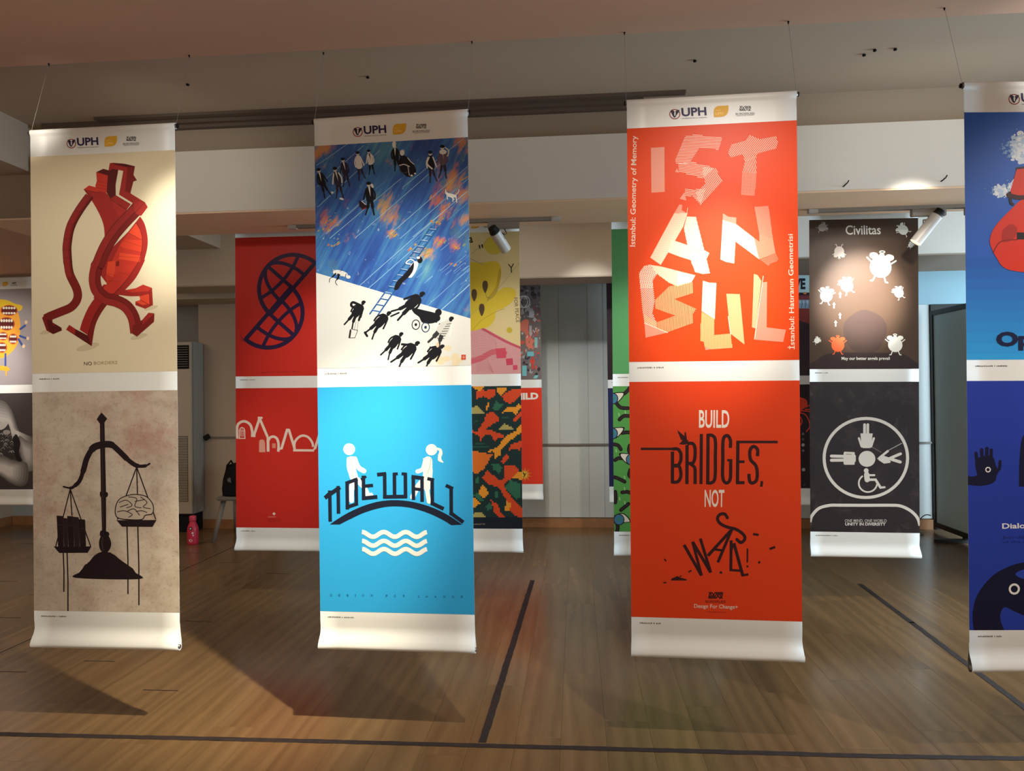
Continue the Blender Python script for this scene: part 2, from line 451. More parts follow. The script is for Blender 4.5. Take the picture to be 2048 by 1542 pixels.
# walls
boxes('wall_back', [((-6.7, 8.2, 0), (6.6, 8.36, 3.4))], m_wallgrey)
boxes('wall_left', [((-6.86, -3.0, 0), (-6.7, 8.36, 3.4))], m_wallwarm)
boxes('wall_front', [((-6.7, -3.16, 0), (6.6, -3.0, 3.4))], m_wallwarm)
WY0, WY1, WZ0, WZ1 = 2.6, 7.6, 0.95, 2.75
boxes('wall_right', [((6.5, -3, 0), (6.66, WY0, 3.4)), ((6.5, WY1, 0), (6.66, 8.36, 3.4)), ((6.5, WY0, 0), (6.66, WY1, WZ0)), ((6.5, WY0, WZ1), (6.66, WY1, 3.4))], m_wall)
wf = MB()
for yy in (WY0, WY0 + 1.65, WY0 + 3.32, WY1 - .05): wf.box((6.55, yy, WZ0), (6.61, yy + .05, WZ1), m_white)
for zz in (WZ0, WZ1 - .05): wf.box((6.55, WY0, zz), (6.61, WY1, zz + .05), m_white)
win = struct('window_1', wf)
# ceilings: lower slab over the near row, higher one beyond
near = boxes('ceiling', [((-6.8, -3.1, 3.10), (6.6, 3.31, 3.42))], m_ceilwarm)
far = boxes('ceiling', [((-6.8, 3.31, 3.26), (6.6, 8.36, 3.42))], m_ceil)
# small screws left in the far ceiling
scr = MB(); scr.lathe([(.004, 0), (.009, -.004), (.009, -.010), (.003, -.013)], m_dark, n=10)
sme = None
for (x, y) in [(-2.16, 3.95), (-1.13, 3.97), (.65, 3.97), (1.565, 3.95), (1.667, 3.95), (1.53, 4.0)]:
    if sme is None: o = scr.build('screw', far); sme = o.data
    else: o = link('screw', sme, far)
    o.location = (x, y, 3.26)

# middle cross beam: white band below, dull strip above
def part(name, parent, lst, m, bev=0):
    b = MB()
    for a, c in lst: b.box(a, c, m, bev)
    return b.build(name, parent)
beam = boxes('trim_1', [((-3.85, 4.50, 2.66), (6.5, 5.02, 3.26))], m_beamtop)
part('face_board', beam, [((-3.47, 4.43, 2.66), (6.5, 4.499, 3.045))], m_band)
part('soffit_board', beam, [((-3.85, 4.43, 2.648), (6.5, 5.02, 2.659))], m_beambrown)
hk = MB(); hk.tube([(0, 0, 0), (0, -.02, 0), (.012, -.03, .012), (.02, -.03, .026)], .0035, m_dark, 6)
h1 = hk.build('hook', beam); h1.location = (1.567, 4.43, 2.68)
h2 = link('hook', h1.data, beam); h2.location = (2.111, 4.43, 2.69)
# double curtain rail at the ceiling in front of the beam
cr = MB()
m_rl = mat('rail_brown', (104, 90, 78), .6)
cr.box((-3.0, 4.355, 3.243), (.66, 4.375, 3.2595), m_rl); cr.box((-3.0, 4.385, 3.243), (.66, 4.400, 3.2595), m_rl)
cr.box((-3.4, 4.42, 3.225), (.42, 4.45, 3.2595), m_rl)
cr.box((-3.4, 4.46, 3.205), (.42, 4.499, 3.235), m_rl)
o = cr.build('trim_2'); o['kind'] = 'structure'
# far cross beams
b3 = boxes('trim_3', [((-4.2, 7.0, 2.60), (1.0, 7.45, 3.26))], mat('beam_paint_far', (206, 190, 168), .75))
part('soffit_board', b3, [((-4.2, 7.0, 2.588), (1.0, 7.45, 2.599))], m_wallwarm)
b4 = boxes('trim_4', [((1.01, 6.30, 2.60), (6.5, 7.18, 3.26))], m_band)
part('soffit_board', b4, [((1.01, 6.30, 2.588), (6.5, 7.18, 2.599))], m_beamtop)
# beam along the left aisle, low aisle ceiling and end soffit
boxes('trim_5', [((-4.30, 3.31, 2.80), (-4.20, 8.2, 3.26))], m_band)
boxes('ceiling', [((-6.7, 3.31, 2.79), (-4.301, 8.2, 2.86))], m_ceilwarm)
boxes('trim_6', [((-6.7, 7.55, 2.54), (-3.62, 8.2, 2.789))], m_wallwarm)
boxes('trim_7', [((-4.28, 8.02, 0), (-3.35, 8.2, 2.54))], m_wallwarm)
boxes('trim_12', [((-4.199, 3.32, 2.96), (-3.50, 4.499, 3.26)), ((-4.199, 5.021, 2.96), (-3.50, 6.999, 3.26))], m_wallwarm)
# back wall head over the right hand recess, recess and return
boxes('wall_recess_shade', [((3.76, 8.16, 0), (6.5, 8.199, 2.38))], mat('recess_shade_dark', (48, 46, 46), .8))  # flat slab, the shade of the recess is put into its colour
boxes('trim_8', [((2.2, 8.150, 2.385), (6.5, 8.199, 3.26))], mat('wall_head_daylit', (140, 172, 182), .7))  # blue of the daylight is put into this colour
# gray panels on the back wall, light bands put into their tones, battens between
pn = MB()
m_pan = mat('panel_grey', (192, 196, 192), .55, .4)
m_pan_lit = mat('panel_grey_lit', (198, 200, 195), .55, .4)
bx = [-3.34, -2.4, -1.5, -.62, -.19, .13, .30, 1.3, 2.3, 3.755]
wp = boxes('wall_lining', [((-3.34, 8.185, .105), (3.755, 8.1999, 2.70))], m_wallgrey)
for k in range(len(bx) - 1):
    lo = MB(); lo.box((bx[k] + .002, 8.178, .925), (bx[k + 1] - .002, 8.1845, 2.70), m_pan_lit if k % 2 else m_pan); lo.build('panel', wp)
    lo = MB(); lo.box((bx[k] + .002, 8.178, .11), (bx[k + 1] - .002, 8.1845, .905), m_pan_lit if k % 2 else m_pan); lo.build('panel', wp)
boxes('trim_9', [((-3.34, 8.160, .905), (3.755, 8.1775, .925))], m_rail)
boxes('trim_10', [((-4.28, 8.0, 1.02), (-3.36, 8.019, 1.035))], m_rail)
boxes('trim_11', [((-3.34, 8.150, 2.70), (1.0, 8.18, 2.76))], mat('trim_pinkish', (176, 158, 144), .6))
boxes('baseboard_back', [((-3.34, 8.160, 0), (3.755, 8.1999, .10)), ((-6.7, 8.17, 0), (-4.8, 8.1999, .10))], m_base)
boxes('baseboard_column', [((-4.28, 8.0, 0), (-3.35, 8.019, .10))], m_base)
boxes('baseboard_left', [((-6.7, -3.0, 0), (-6.68, 8.16, .10))], m_base)

# ------------------------------------------------------------------ hanging banners
VINYL = mat('white_vinyl', (224, 225, 220), 0.42, 0.4)
NYLON = mat('nylon_line', (150, 140, 130), 0.35, 0.5)
ALU = mat('aluminium', (150, 148, 145), 0.35, 0.5, 0.9)
BH = 2.375; BW = 0.70
def sheet_profile():
    f = []
    # from the top pocket down to the hem tube, y is depth (front is negative)
    f += [(.012 * math.sin(a) + .006, BH - .014 + .014 * math.cos(a)) for a in [math.pi * 1.35 - k * math.pi * 1.85 / 10 for k in range(11)]]
    f += [(-.005, BH - .022), (-.0015, BH - .029), (0, BH - .036), (0, BH - .07), (0, BH - .125), (0, 1.2), (0, .165), (0, .125), (.003, .100), (.003, .082), (-.003, .062), (-.013, .045), (-.021, .028)]
    f += [(-.008 + .016 * math.cos(a), .016 + .016 * math.sin(a)) for a in [math.pi * (.85 + k * 1.15 / 9) for k in range(10)]]
    f += [(.010, .04), (.006, .08), (.0025, .115)]
    return f
def make_sheet():
    pr = sheet_profile(); n = len(pr); th = .0008; vs = []; fs = []
    cols = 9
    for side in (0, 1):
        for i, (y, z) in enumerate(pr):
            a = Vector(pr[max(i - 1, 0)]); b = Vector(pr[min(i + 1, n - 1)]); t = (b - a).normalized(); nn = Vector((-t.y, t.x)) * th / 2 * (1 if side else -1)
            fl = 1 + .012 * max(0, min(1, (.07 - z) / .06)) + .004 * max(0, (z - BH + .03) / .03)
            for c in range(cols):
                u = c / (cols - 1) - .5
                vs.append((u * BW * fl, y + nn.x, z + nn.y))
    S = n * cols
    for side in (0, 1):
        for i in range(n - 1):
            for c in range(cols - 1):
                q = [side * S + i * cols + c, side * S + i * cols + c + 1, side * S + (i + 1) * cols + c + 1, side * S + (i + 1) * cols + c]
                fs.append(tuple(q if side else q[::-1]))
    for i in range(n - 1):
        for c in (0, cols - 1):
            fs.append((i * cols + c, (i + 1) * cols + c, S + (i + 1) * cols + c, S + i * cols + c))
    for i in (0, n - 1):
        for c in range(cols - 1): fs.append((i * cols + c, i * cols + c + 1, S + i * cols + c + 1, S + i * cols + c))
    b = MB(); b.add(vs, fs, VINYL, True); return b
_sheet = None; _rod = None; _rod2 = None
def caption(z, n1, n2, seed):
    """tiny credit line under a print, too small to read"""
    rnd = random.Random(seed); b = MB(); x = -BW / 2 + .035; m = ink((70, 62, 58))
    for n in (n1, 1, n2):
        for k in range(n):
            wd = rnd.uniform(.002, .0042); hh = rnd.uniform(.004, .0065)
            b.add([(x, -.0009, z), (x + wd, -.0009, z), (x + wd, -.0009, z + hh), (x, -.0009, z + hh)], [(0, 1, 2, 3)], m); x += wd + .0022
        x += .005
    return b
def knot(a, cx, cy, s_, c, t=None):
    """woven knot emblem: two crossing waves with looped ends"""
    t = t or .13 * s_
    for ph in (0, math.pi):
        a.stroke([(cx + (i / 36 - .5) * 1.7 * s_, cy - .38 * s_ * math.sin(ph + i / 36 * 1.5 * 2 * math.pi)) for i in range(37)], t, c)
    a.stroke([(cx + (i / 36 - .5) * 1.7 * s_, cy - .38 * s_ * math.cos(i / 36 * 1.5 * 2 * math.pi)) for i in range(37)], t, c)
    for k in (-1, 1): a.ring(cx + k * .78 * s_, cy - k * .25 * s_, .14 * s_, t * .8, c, n=14)
def logos():
    a = Art([(118, 135), (1825, 20), (1812, 345), (125, 445)], BW, .125, z0=.0011)
    a.ring(595, 288, 50, 9, (150, 50, 45), n=32)
    a.spoly([(553, 250), (578, 248), (592, 262), (600, 262), (616, 246), (642, 244), (630, 272), (612, 300), (600, 322), (586, 322), (572, 300)], (48, 36, 60))
    a.spoly([(590, 270), (604, 268), (600, 305), (592, 305)], (226, 222, 213))
    a.text('UPH', (664, 314), (912, 300), 92, (48, 38, 78), .03)
    a.text('UNIVERSITAS PELITA HARAPAN', (664, 340), (912, 326), 11, (70, 55, 90))
    a.poly(sm([(984, 318), (982, 262), (992, 222), (1020, 200), (1070, 194)]) + [(1132, 190)] + sm([(1130, 240), (1120, 275), (1096, 302), (1060, 314)]), (222, 170, 52))
    a.text('THIS IS', (1000, 252), (1052, 248), 14, (240, 205, 120), .02)
    a.text('UPH', (1000, 296), (1076, 290), 28, (240, 205, 120), .02)
    knot(a, 1298, 222, 62, (52, 46, 44), 6)
    a.text('BORDERLESS', (1202, 294), (1392, 284), 22, (58, 52, 50), .0)
    a.text('DESIGN FOR CHANGE', (1212, 306), (1382, 296), 8, (80, 74, 70), .0)
    return a
_logo = None
def banner(b, label, up, lo, ceil_z, caps=(10, 7, 9, 6), group='printed banners hanging in rows'):
    global _sheet, _rod, _rod2, _logo
    X, Y, zt, yaw, tilt = b
    rt = Matrix.Rotation(yaw, 4, 'Z') @ Matrix.Rotation(tilt, 4, 'Y')
    base = Vector((X, Y, zt)) + rt @ Vector((0, 0, -BH))
    e = empty('hanging_banner', base, (0, tilt, yaw)); tag(e, label, 'banner', group)
    if _sheet is None: o = make_sheet().build('sheet', e); _sheet = o.data
    else: o = link('sheet', _sheet, e)
    if _rod is None:
        r = MB(); r.tube([(-BW / 2 - .006, 0, 0), (BW / 2 + .006, 0, 0)], .0095, ALU, 12); o = r.build('top_rod', e); _rod = o.data
    else: o = link('top_rod', _rod, e)
    o.location = (0, .006, BH - .014)
    o = link('bottom_rod', _rod, e); o.location = (0, -.008, .016)
    if _logo is None: o = logos().build('header_logos', e, BH); _logo = o.data
    else: o = link('header_logos', _logo, e)
    o.location = (0, 0, BH)
    up.build('upper_print', e, BH - .125)
    lo.build('lower_print', e, BH - 1.21)
    caption(BH - 1.125 - .028, caps[0], caps[1], zt).build('caption', e)
    caption(BH - 2.21 - .028, caps[2], caps[3], zt + 1).build('caption', e)
    for sx in (-1, 1):
        wr = MB(); top = ceil_z - base.z
        back = .125 if ceil_z == S_ else .006
        wr.tube([(sx * (BW / 2 + .002), .006, BH - .012), (sx * (BW / 2 + .002), back, top)], .0006, NYLON, 5); wr.build('hanging_wire', e)
        hk = MB(); hk.tube([(sx * (BW / 2 + .002), back, top), (sx * (BW / 2 + .002), back, top - .012)], [.0045, .0025], m_dark, 8)
        hk.build('ceiling_hook', e)
        hk = MB(); hk.tube([(sx * (BW / 2 + .0062), .006, BH - .014), (sx * (BW / 2 + .011), .006, BH - .014)], .0095, m_dark, 10)
        hk.build('rod_cap', e)
    return e

# ------------------------------------------------------------------ prints, near row
BLK = (24, 20, 24); OFFW = (226, 222, 212)
def art_ribbon():
    a = Art([(58, 312), (349, 304), (357, 745), (70, 745)], base=(216, 203, 170))
    D = (118, 30, 26); Dk = (84, 22, 20); M = (152, 40, 34); L = (186, 52, 38); Br = (214, 70, 42); O = (70, 22, 18)
    # soft floor smudges under hands and feet
    a.frame(80, 520, 6.424)
    for x, y, rx in ((110, 920, 90), (640, 1120, 150), (1290, 1000, 110), (1440, 640, 90)): a.ell(x, y, rx, rx * .28, (196, 181, 148), 24, -.25)
    a.frame(100, 310, 7.009)
    def F2(p): # points of the lower crop in the upper crop's frame
        return ((80 + p[0] / 6.424 - 100) * 7.009, (520 + p[1] / 6.424 - 310) * 7.009)
    LOW = lambda l: [F2(p) for p in l]
    # far hand at the right
    a.poly(LOW(sm([(1000, 400), (1110, 404), (1240, 385), (1335, 340)]) + [(1450, 385), (1465, 605), (1365, 650), (1240, 600), (1240, 555), (1300, 535), (1290, 480)] + sm([(1290, 488), (1150, 485), (1000, 460)])), M)
    a.poly(LOW([(1110, 404), (1240, 385), (1335, 340), (1445, 385), (1400, 425), (1200, 440)]), L)
    a.poly(LOW([(1290, 490), (1415, 460), (1420, 590), (1330, 600), (1245, 560), (1300, 535)]), Br)
    a.stroke(LOW([(1300, 535), (1400, 590)]), 8, D); a.stroke(LOW([(1415, 440), (1425, 610)]), 8, D)
    # inner body, bright part
    a.poly(sm([(1265, 890), (1330, 1000), (1372, 1180), (1370, 1330), (1330, 1500)]) + LOW(sm([(1360, 20), (1250, 240), (1110, 400), (1000, 490), (880, 560)])) + LOW([(700, 500), (830, 330), (880, 330)]) + [(600, 1542), (900, 1300), (1100, 1100)], M)
    a.poly(sm([(1210, 985), (1265, 1080), (1298, 1200), (1295, 1330), (1270, 1480)]) + LOW(sm([(1285, 20), (1210, 150), (1100, 300), (1000, 400)])) + LOW([(930, 470), (830, 380), (870, 320), (850, 230)]) + [(880, 1500), (1000, 1250)], L)
    a.poly([(1210, 985), (1262, 1075), (1290, 1170), (1290, 1210), (1140, 1130), (1110, 1110)], Br)
    a.poly([(1060, 1210), (1290, 1225), (1288, 1390), (1040, 1340), (990, 1290)], (205, 62, 38))
    a.poly([(985, 1390), (1280, 1440), (1268, 1530), (975, 1480)], Br)
    for p, q in (((1110, 1120), (1290, 1220)), ((1040, 1230), (1290, 1310)), ((990, 1320), (1290, 1395)), ((975, 1440), (1275, 1470))): a.stroke([p, q], 3, D, rnd=False)
    a.poly(LOW([(985, 40), (1025, 30), (1025, 110), (1000, 170), (985, 150)]), D)
    a.poly(LOW([(880, 110), (1230, 80), (1180, 180), (900, 200)]), (192, 54, 38))
    a.poly(LOW([(880, 40), (975, 30), (975, 170), (950, 240), (860, 190)]), Br)
    for p, q in (((860, 180), (975, 215)), ((1000, 170), (1150, 215)), ((860, 290), (1060, 290)), ((960, 240), (880, 330))): a.stroke(LOW([p, q]), 3, D, rnd=False)
    a.stroke(sm([(1215, 985), (1268, 1080), (1300, 1200), (1296, 1330)] + LOW([(1285, 20), (1210, 150), (1090, 320), (940, 480)])), 5, O, rnd=False)
    # torso
    a.poly([(466, 492), (540, 438), (625, 462), (800, 560), (845, 630), (1070, 790), (1000, 920), (790, 1170)] + sm([(772, 1165), (755, 1010), (700, 860), (600, 680), (500, 540)]), M)
    a.poly([(850, 640), (1010, 740), (1080, 795), (980, 930), (900, 760)], (165, 44, 40))
    a.poly([(845, 630), (915, 580), (1130, 715), (1075, 790)], M); a.stroke([(845, 640), (1072, 792)], 6, O); a.stroke([(915, 582), (1135, 718)], 5, O)
    a.poly([(466, 492), (540, 438), (625, 462), (690, 540), (560, 520)], L); a.stroke([(466, 492), (600, 620)], 6, O); a.stroke([(480, 500), (690, 545)], 5, O)
    # head block and tall loop
    a.poly([(812, 230), (830, 128), (880, 122), (1040, 140), (1185, 178), (1165, 300), (1215, 378), (1165, 395), (1125, 560), (1330, 690), (1370, 760), (1280, 870), (1080, 790), (1160, 700), (965, 575), (1020, 240), (950, 225), (915, 440), (920, 580), (845, 630), (790, 540)], M)
    a.poly([(835, 128), (1040, 140), (1185, 178), (1080, 190), (1000, 175)], Dk)
    a.poly([(1080, 190), (1185, 178), (1165, 300), (1215, 378), (1165, 395), (1125, 560), (1050, 530)], D)
    a.poly([(860, 210), (950, 225), (915, 440), (920, 580), (845, 630), (790, 540), (805, 260)], Dk)
    a.poly([(640, 250), (740, 205), (865, 245), (805, 300), (790, 550), (640, 500), (630, 440), (650, 380)], L)
    a.poly([(640, 250), (740, 205), (865, 245), (805, 302)], Dk)
    for y in (380, 425, 470): a.stroke([(650, y), (795, y + 35)], 4, D, rnd=False)
    # left arm
    c = sm([(548, 590), (400, 800), (290, 1020), (248, 1260), (250, 1400), (265, 1542)] + LOW([(400, 200), (490, 390), (495, 510), (420, 610), (280, 670), (150, 720), (90, 750)]))
    a.stroke(c, [125] * 30 + [118] * (len(c) - 30), O, rnd=False)
    a.stroke(c, [112] * len(c), D, rnd=False)
    a.stroke([(p[0] - 20, p[1] - 6) for p in c[:38]], [74] * 38, (138, 40, 36), rnd=False)
    a.stroke([(p[0] + 48, p[1] + 8) for p in c[:36]], [16] * 36, Dk, rnd=False)
    for k in (6, 11, 16, 21, 26): a.stroke([(c[k][0] - 52, c[k][1]), (c[k][0] + 42, c[k][1] + 4)], 4, Dk, rnd=False)
    a.poly(LOW([(50, 740), (95, 690), (180, 700), (185, 800), (235, 830), (300, 870), (305, 905), (195, 950), (110, 900)]), D)
    a.poly(LOW([(110, 760), (175, 780), (190, 850), (235, 830), (300, 870), (305, 905), (195, 950), (140, 905)]), Dk)
    # left leg and foot
    a.poly(LOW(sm([(735, 480), (640, 620), (570, 780), (535, 900)]) + [(630, 960), (640, 975), (480, 890), (400, 835), (360, 895), (690, 1110)] + sm([(690, 1110), (730, 860), (800, 700), (900, 560)])), D)
    a.poly(LOW(sm([(735, 480), (640, 620), (570, 780), (535, 900)]) + [(625, 960)] + sm([(640, 960), (700, 760), (770, 620), (830, 545)])), (150, 36, 32))
    a.poly(LOW([(400, 835), (480, 890), (470, 950), (360, 895)]), M)
    a.poly(LOW([(690, 1110), (480, 970), (480, 890), (640, 975)]), Dk)
    a.stroke(LOW(sm([(640, 975), (700, 770), (830, 560)])), 8, Dk)
    # crossing arm that turns into the right leg
    cc = sm([(1240, 760), (1000, 1010), (860, 1190), (760, 1370), (690, 1542)] + LOW([(735, 110), (715, 260), (750, 400), (850, 500), (1000, 545), (1130, 620), (1220, 760), (1255, 950)]))
    a.stroke(cc, [182] * 18 + [178] * 12 + [165] * (len(cc) - 30), O, rnd=False)
    a.stroke(cc, [172] * 18 + [168] * 12 + [155] * (len(cc) - 30), D, rnd=False)
    def offs(q, o):
        r = []
        for i, p in enumerate(q):
            b0 = q[max(0, i - 1)]; b1 = q[min(len(q) - 1, i + 1)]; t = Vector((b1[0] - b0[0], b1[1] - b0[1])).normalized(); r.append((p[0] - t.y * o, p[1] + t.x * o))
        return r
    a.stroke(offs(cc, 34), [92] * len(cc), (146, 40, 36), rnd=False)
    a.stroke(offs(cc, -12), 6, O, rnd=False)
    a.poly(LOW([(1205, 960), (1210, 860), (1330, 790), (1410, 700), (1485, 710), (1480, 815), (1265, 1000)]), D)
    a.poly(LOW([(1330, 790), (1410, 700), (1485, 710), (1335, 850)]), M)
    a.poly([(1170, 690), (1330, 690), (1370, 760), (1280, 880), (1200, 850)], (160, 46, 38)); a.stroke([(1330, 690), (1180, 850)], 5, O)
    a.text('NO', F2((595, 1352)), F2((695, 1352)), 50, (70, 58, 44), 0.0)
    a.text('BORDERS', F2((720, 1345)), F2((1020, 1340)), 44, (176, 156, 118), 0.0)
    return a

def grunge(name, base, spots, scale=5.0, fine=0.25):
    m = bpy.data.materials.new(name); m.use_nodes = True; nt = m.node_tree; b = nt.nodes['Principled BSDF']
    uv = nt.nodes.new('ShaderNodeUVMap'); prev = None
    b.inputs['Roughness'].default_value = .5; b.inputs['Specular IOR Level'].default_value = .3
    mp = nt.nodes.new('ShaderNodeMapping'); mp.inputs['Scale'].default_value = (.7, 1.0, 1); nt.links.new(uv.outputs[0], mp.inputs[0])
    col = nt.nodes.new('ShaderNodeRGB'); col.outputs[0].default_value = lin(base); prev = col.outputs[0]
    for i, (c, s_, lo, hi, amt, dist) in enumerate(spots):
        n = nt.nodes.new('ShaderNodeTexNoise'); n.inputs['Scale'].default_value = s_; n.inputs['Detail'].default_value = 8; n.inputs['Roughness'].default_value = .68; n.inputs['Distortion'].default_value = dist
        ad = nt.nodes.new('ShaderNodeVectorMath'); ad.inputs[1].default_value = (i * 3.7, i * 1.3, i * 2.1); nt.links.new(mp.outputs[0], ad.inputs[0]); nt.links.new(ad.outputs[0], n.inputs['Vector'])
        r = nt.nodes.new('ShaderNodeMapRange'); r.inputs['From Min'].default_value = lo; r.inputs['From Max'].default_value = hi; r.inputs['To Max'].default_value = amt
        nt.links.new(n.outputs['Fac'], r.inputs['Value'])
        mx = nt.nodes.new('ShaderNodeMix'); mx.data_type = 'RGBA'; mx.inputs['B'].default_value = lin(c)
        mx.inputs[7].default_value = lin(c); nt.links.new(r.outputs[0], mx.inputs[0]); nt.links.new(prev, mx.inputs[6]); prev = mx.outputs[2]
    nt.links.new(prev, b.inputs['Base Color']); return m

def art_scales():
    g = grunge('stained_concrete_print', (192, 178, 160), [((150, 128, 108), 6, .45, .7, .75, .2), ((168, 118, 98), 3.2, .52, .72, .7, .3), ((208, 196, 178), 7, .5, .7, .6, 0), ((112, 92, 78), 60, .55, .75, .7, 0), ((100, 84, 70), 130, .56, .72, .45, 0)])
    a = Art([(69.5, 784), (358, 784.5), (357, 1225), (68, 1221)], base=g)
    a.frame(0, 740, 2.705); B = (34, 24, 28); B2 = (58, 44, 44)
    for x, y0, y1 in ((346, 985, 1198), (367, 985, 1302), (691, 845, 1210), (749, 845, 1270)): a.stroke([(x, y0), (x + 3, (y0 + y1) / 2), (x + 1, y1)], 7, B)
    a.spoly([(566, 984), (520, 1000), (480, 1045), (462, 1055), (440, 1090), (412, 1125), (755, 1132), (730, 1095), (700, 1065), (668, 1045), (620, 1000)], B)
    a.poly([(412, 1118), (445, 1080), (480, 1042), (560, 985), (600, 988), (670, 1040), (720, 1075), (757, 1132)], B)
    a.poly([(552, 270), (577, 270), (581, 660), (579, 880), (557, 880), (553, 660)], B)
    a.poly([(561, 234), (592, 268), (570, 300), (556, 300), (535, 270)], B)
    a.spoly([(551, 660), (588, 665), (586, 690), (552, 690)], B); a.spoly([(552, 870), (592, 880), (590, 900), (548, 900)], B)
    a.spoly([(556, 895), (588, 895), (605, 935), (598, 970), (570, 996), (545, 970), (540, 930)], B); a.stroke(sm([(560, 910), (556, 940), (562, 975)]), 9, B2)
    a.stroke([(564, 300), (563, 860)], 5, B2)
    L = sm([(560, 408), (515, 425), (480, 480), (462, 540), (440, 600), (410, 630), (388, 640), (352, 632)])
    a.stroke(L, [38] * 8 + [30] * 12 + [22] * 10 + [16] * 7 + [9] * (len(L) - 37), B)
    L = sm([(560, 408), (610, 408), (650, 440), (700, 490), (745, 522), (790, 525), (816, 513)])
    a.stroke(L, [36] * 8 + [30] * 10 + [24] * 8 + [18] * 6 + [10] * (len(L) - 32), B)
    for q, ends in (((388, 645), ((305, 960), (396, 790), (495, 955))), ((747, 530), ((640, 812), (752, 815), (846, 812)))):
        for e in ends: a.stroke([q, e], 6, B, rnd=False)
    a.poly([(295, 955), (500, 955), (478, 990), (325, 990)], B); a.poly([(635, 815), (850, 815), (828, 852), (665, 850)], B)
    for i, (x0, x1, y) in enumerate(((313, 346, 788), (346, 370, 800), (370, 402, 790), (402, 432, 795), (432, 466, 808))):
        a.poly([(x0, y), (x1, y + 3), (x1 + 4, 958), (x0 + 6, 958)], (44, 32, 36) if i % 2 else B); a.stroke([(x0 + 6, y + 50), (x1 - 4, y + 52)], 4, B2, rnd=False); a.stroke([(x1, y + 8), (x1 + 3, 950)], 3, B2, rnd=False)
    br = [(640, 800), (630, 755), (650, 705), (700, 682), (750, 678), (800, 692), (832, 735), (828, 780), (790, 790), (770, 812), (700, 812)]
    a.spoly(br, (182, 168, 150)); a.stroke(sm(br, True), 5, B, closed=True)
    for l in ([(650, 720), (690, 708), (720, 735), (690, 750)], [(700, 690), (745, 700), (735, 740), (770, 750)], [(765, 690), (800, 720), (780, 745), (820, 755)], [(640, 770), (680, 765), (720, 785), (700, 800)], [(740, 770), (770, 765), (800, 775)], [(655, 745), (700, 730)], [(735, 715), (790, 705)], [(690, 770), (730, 755), (760, 790)]): a.stroke(sm(l), 4.5, B2, rnd=False)
    return a

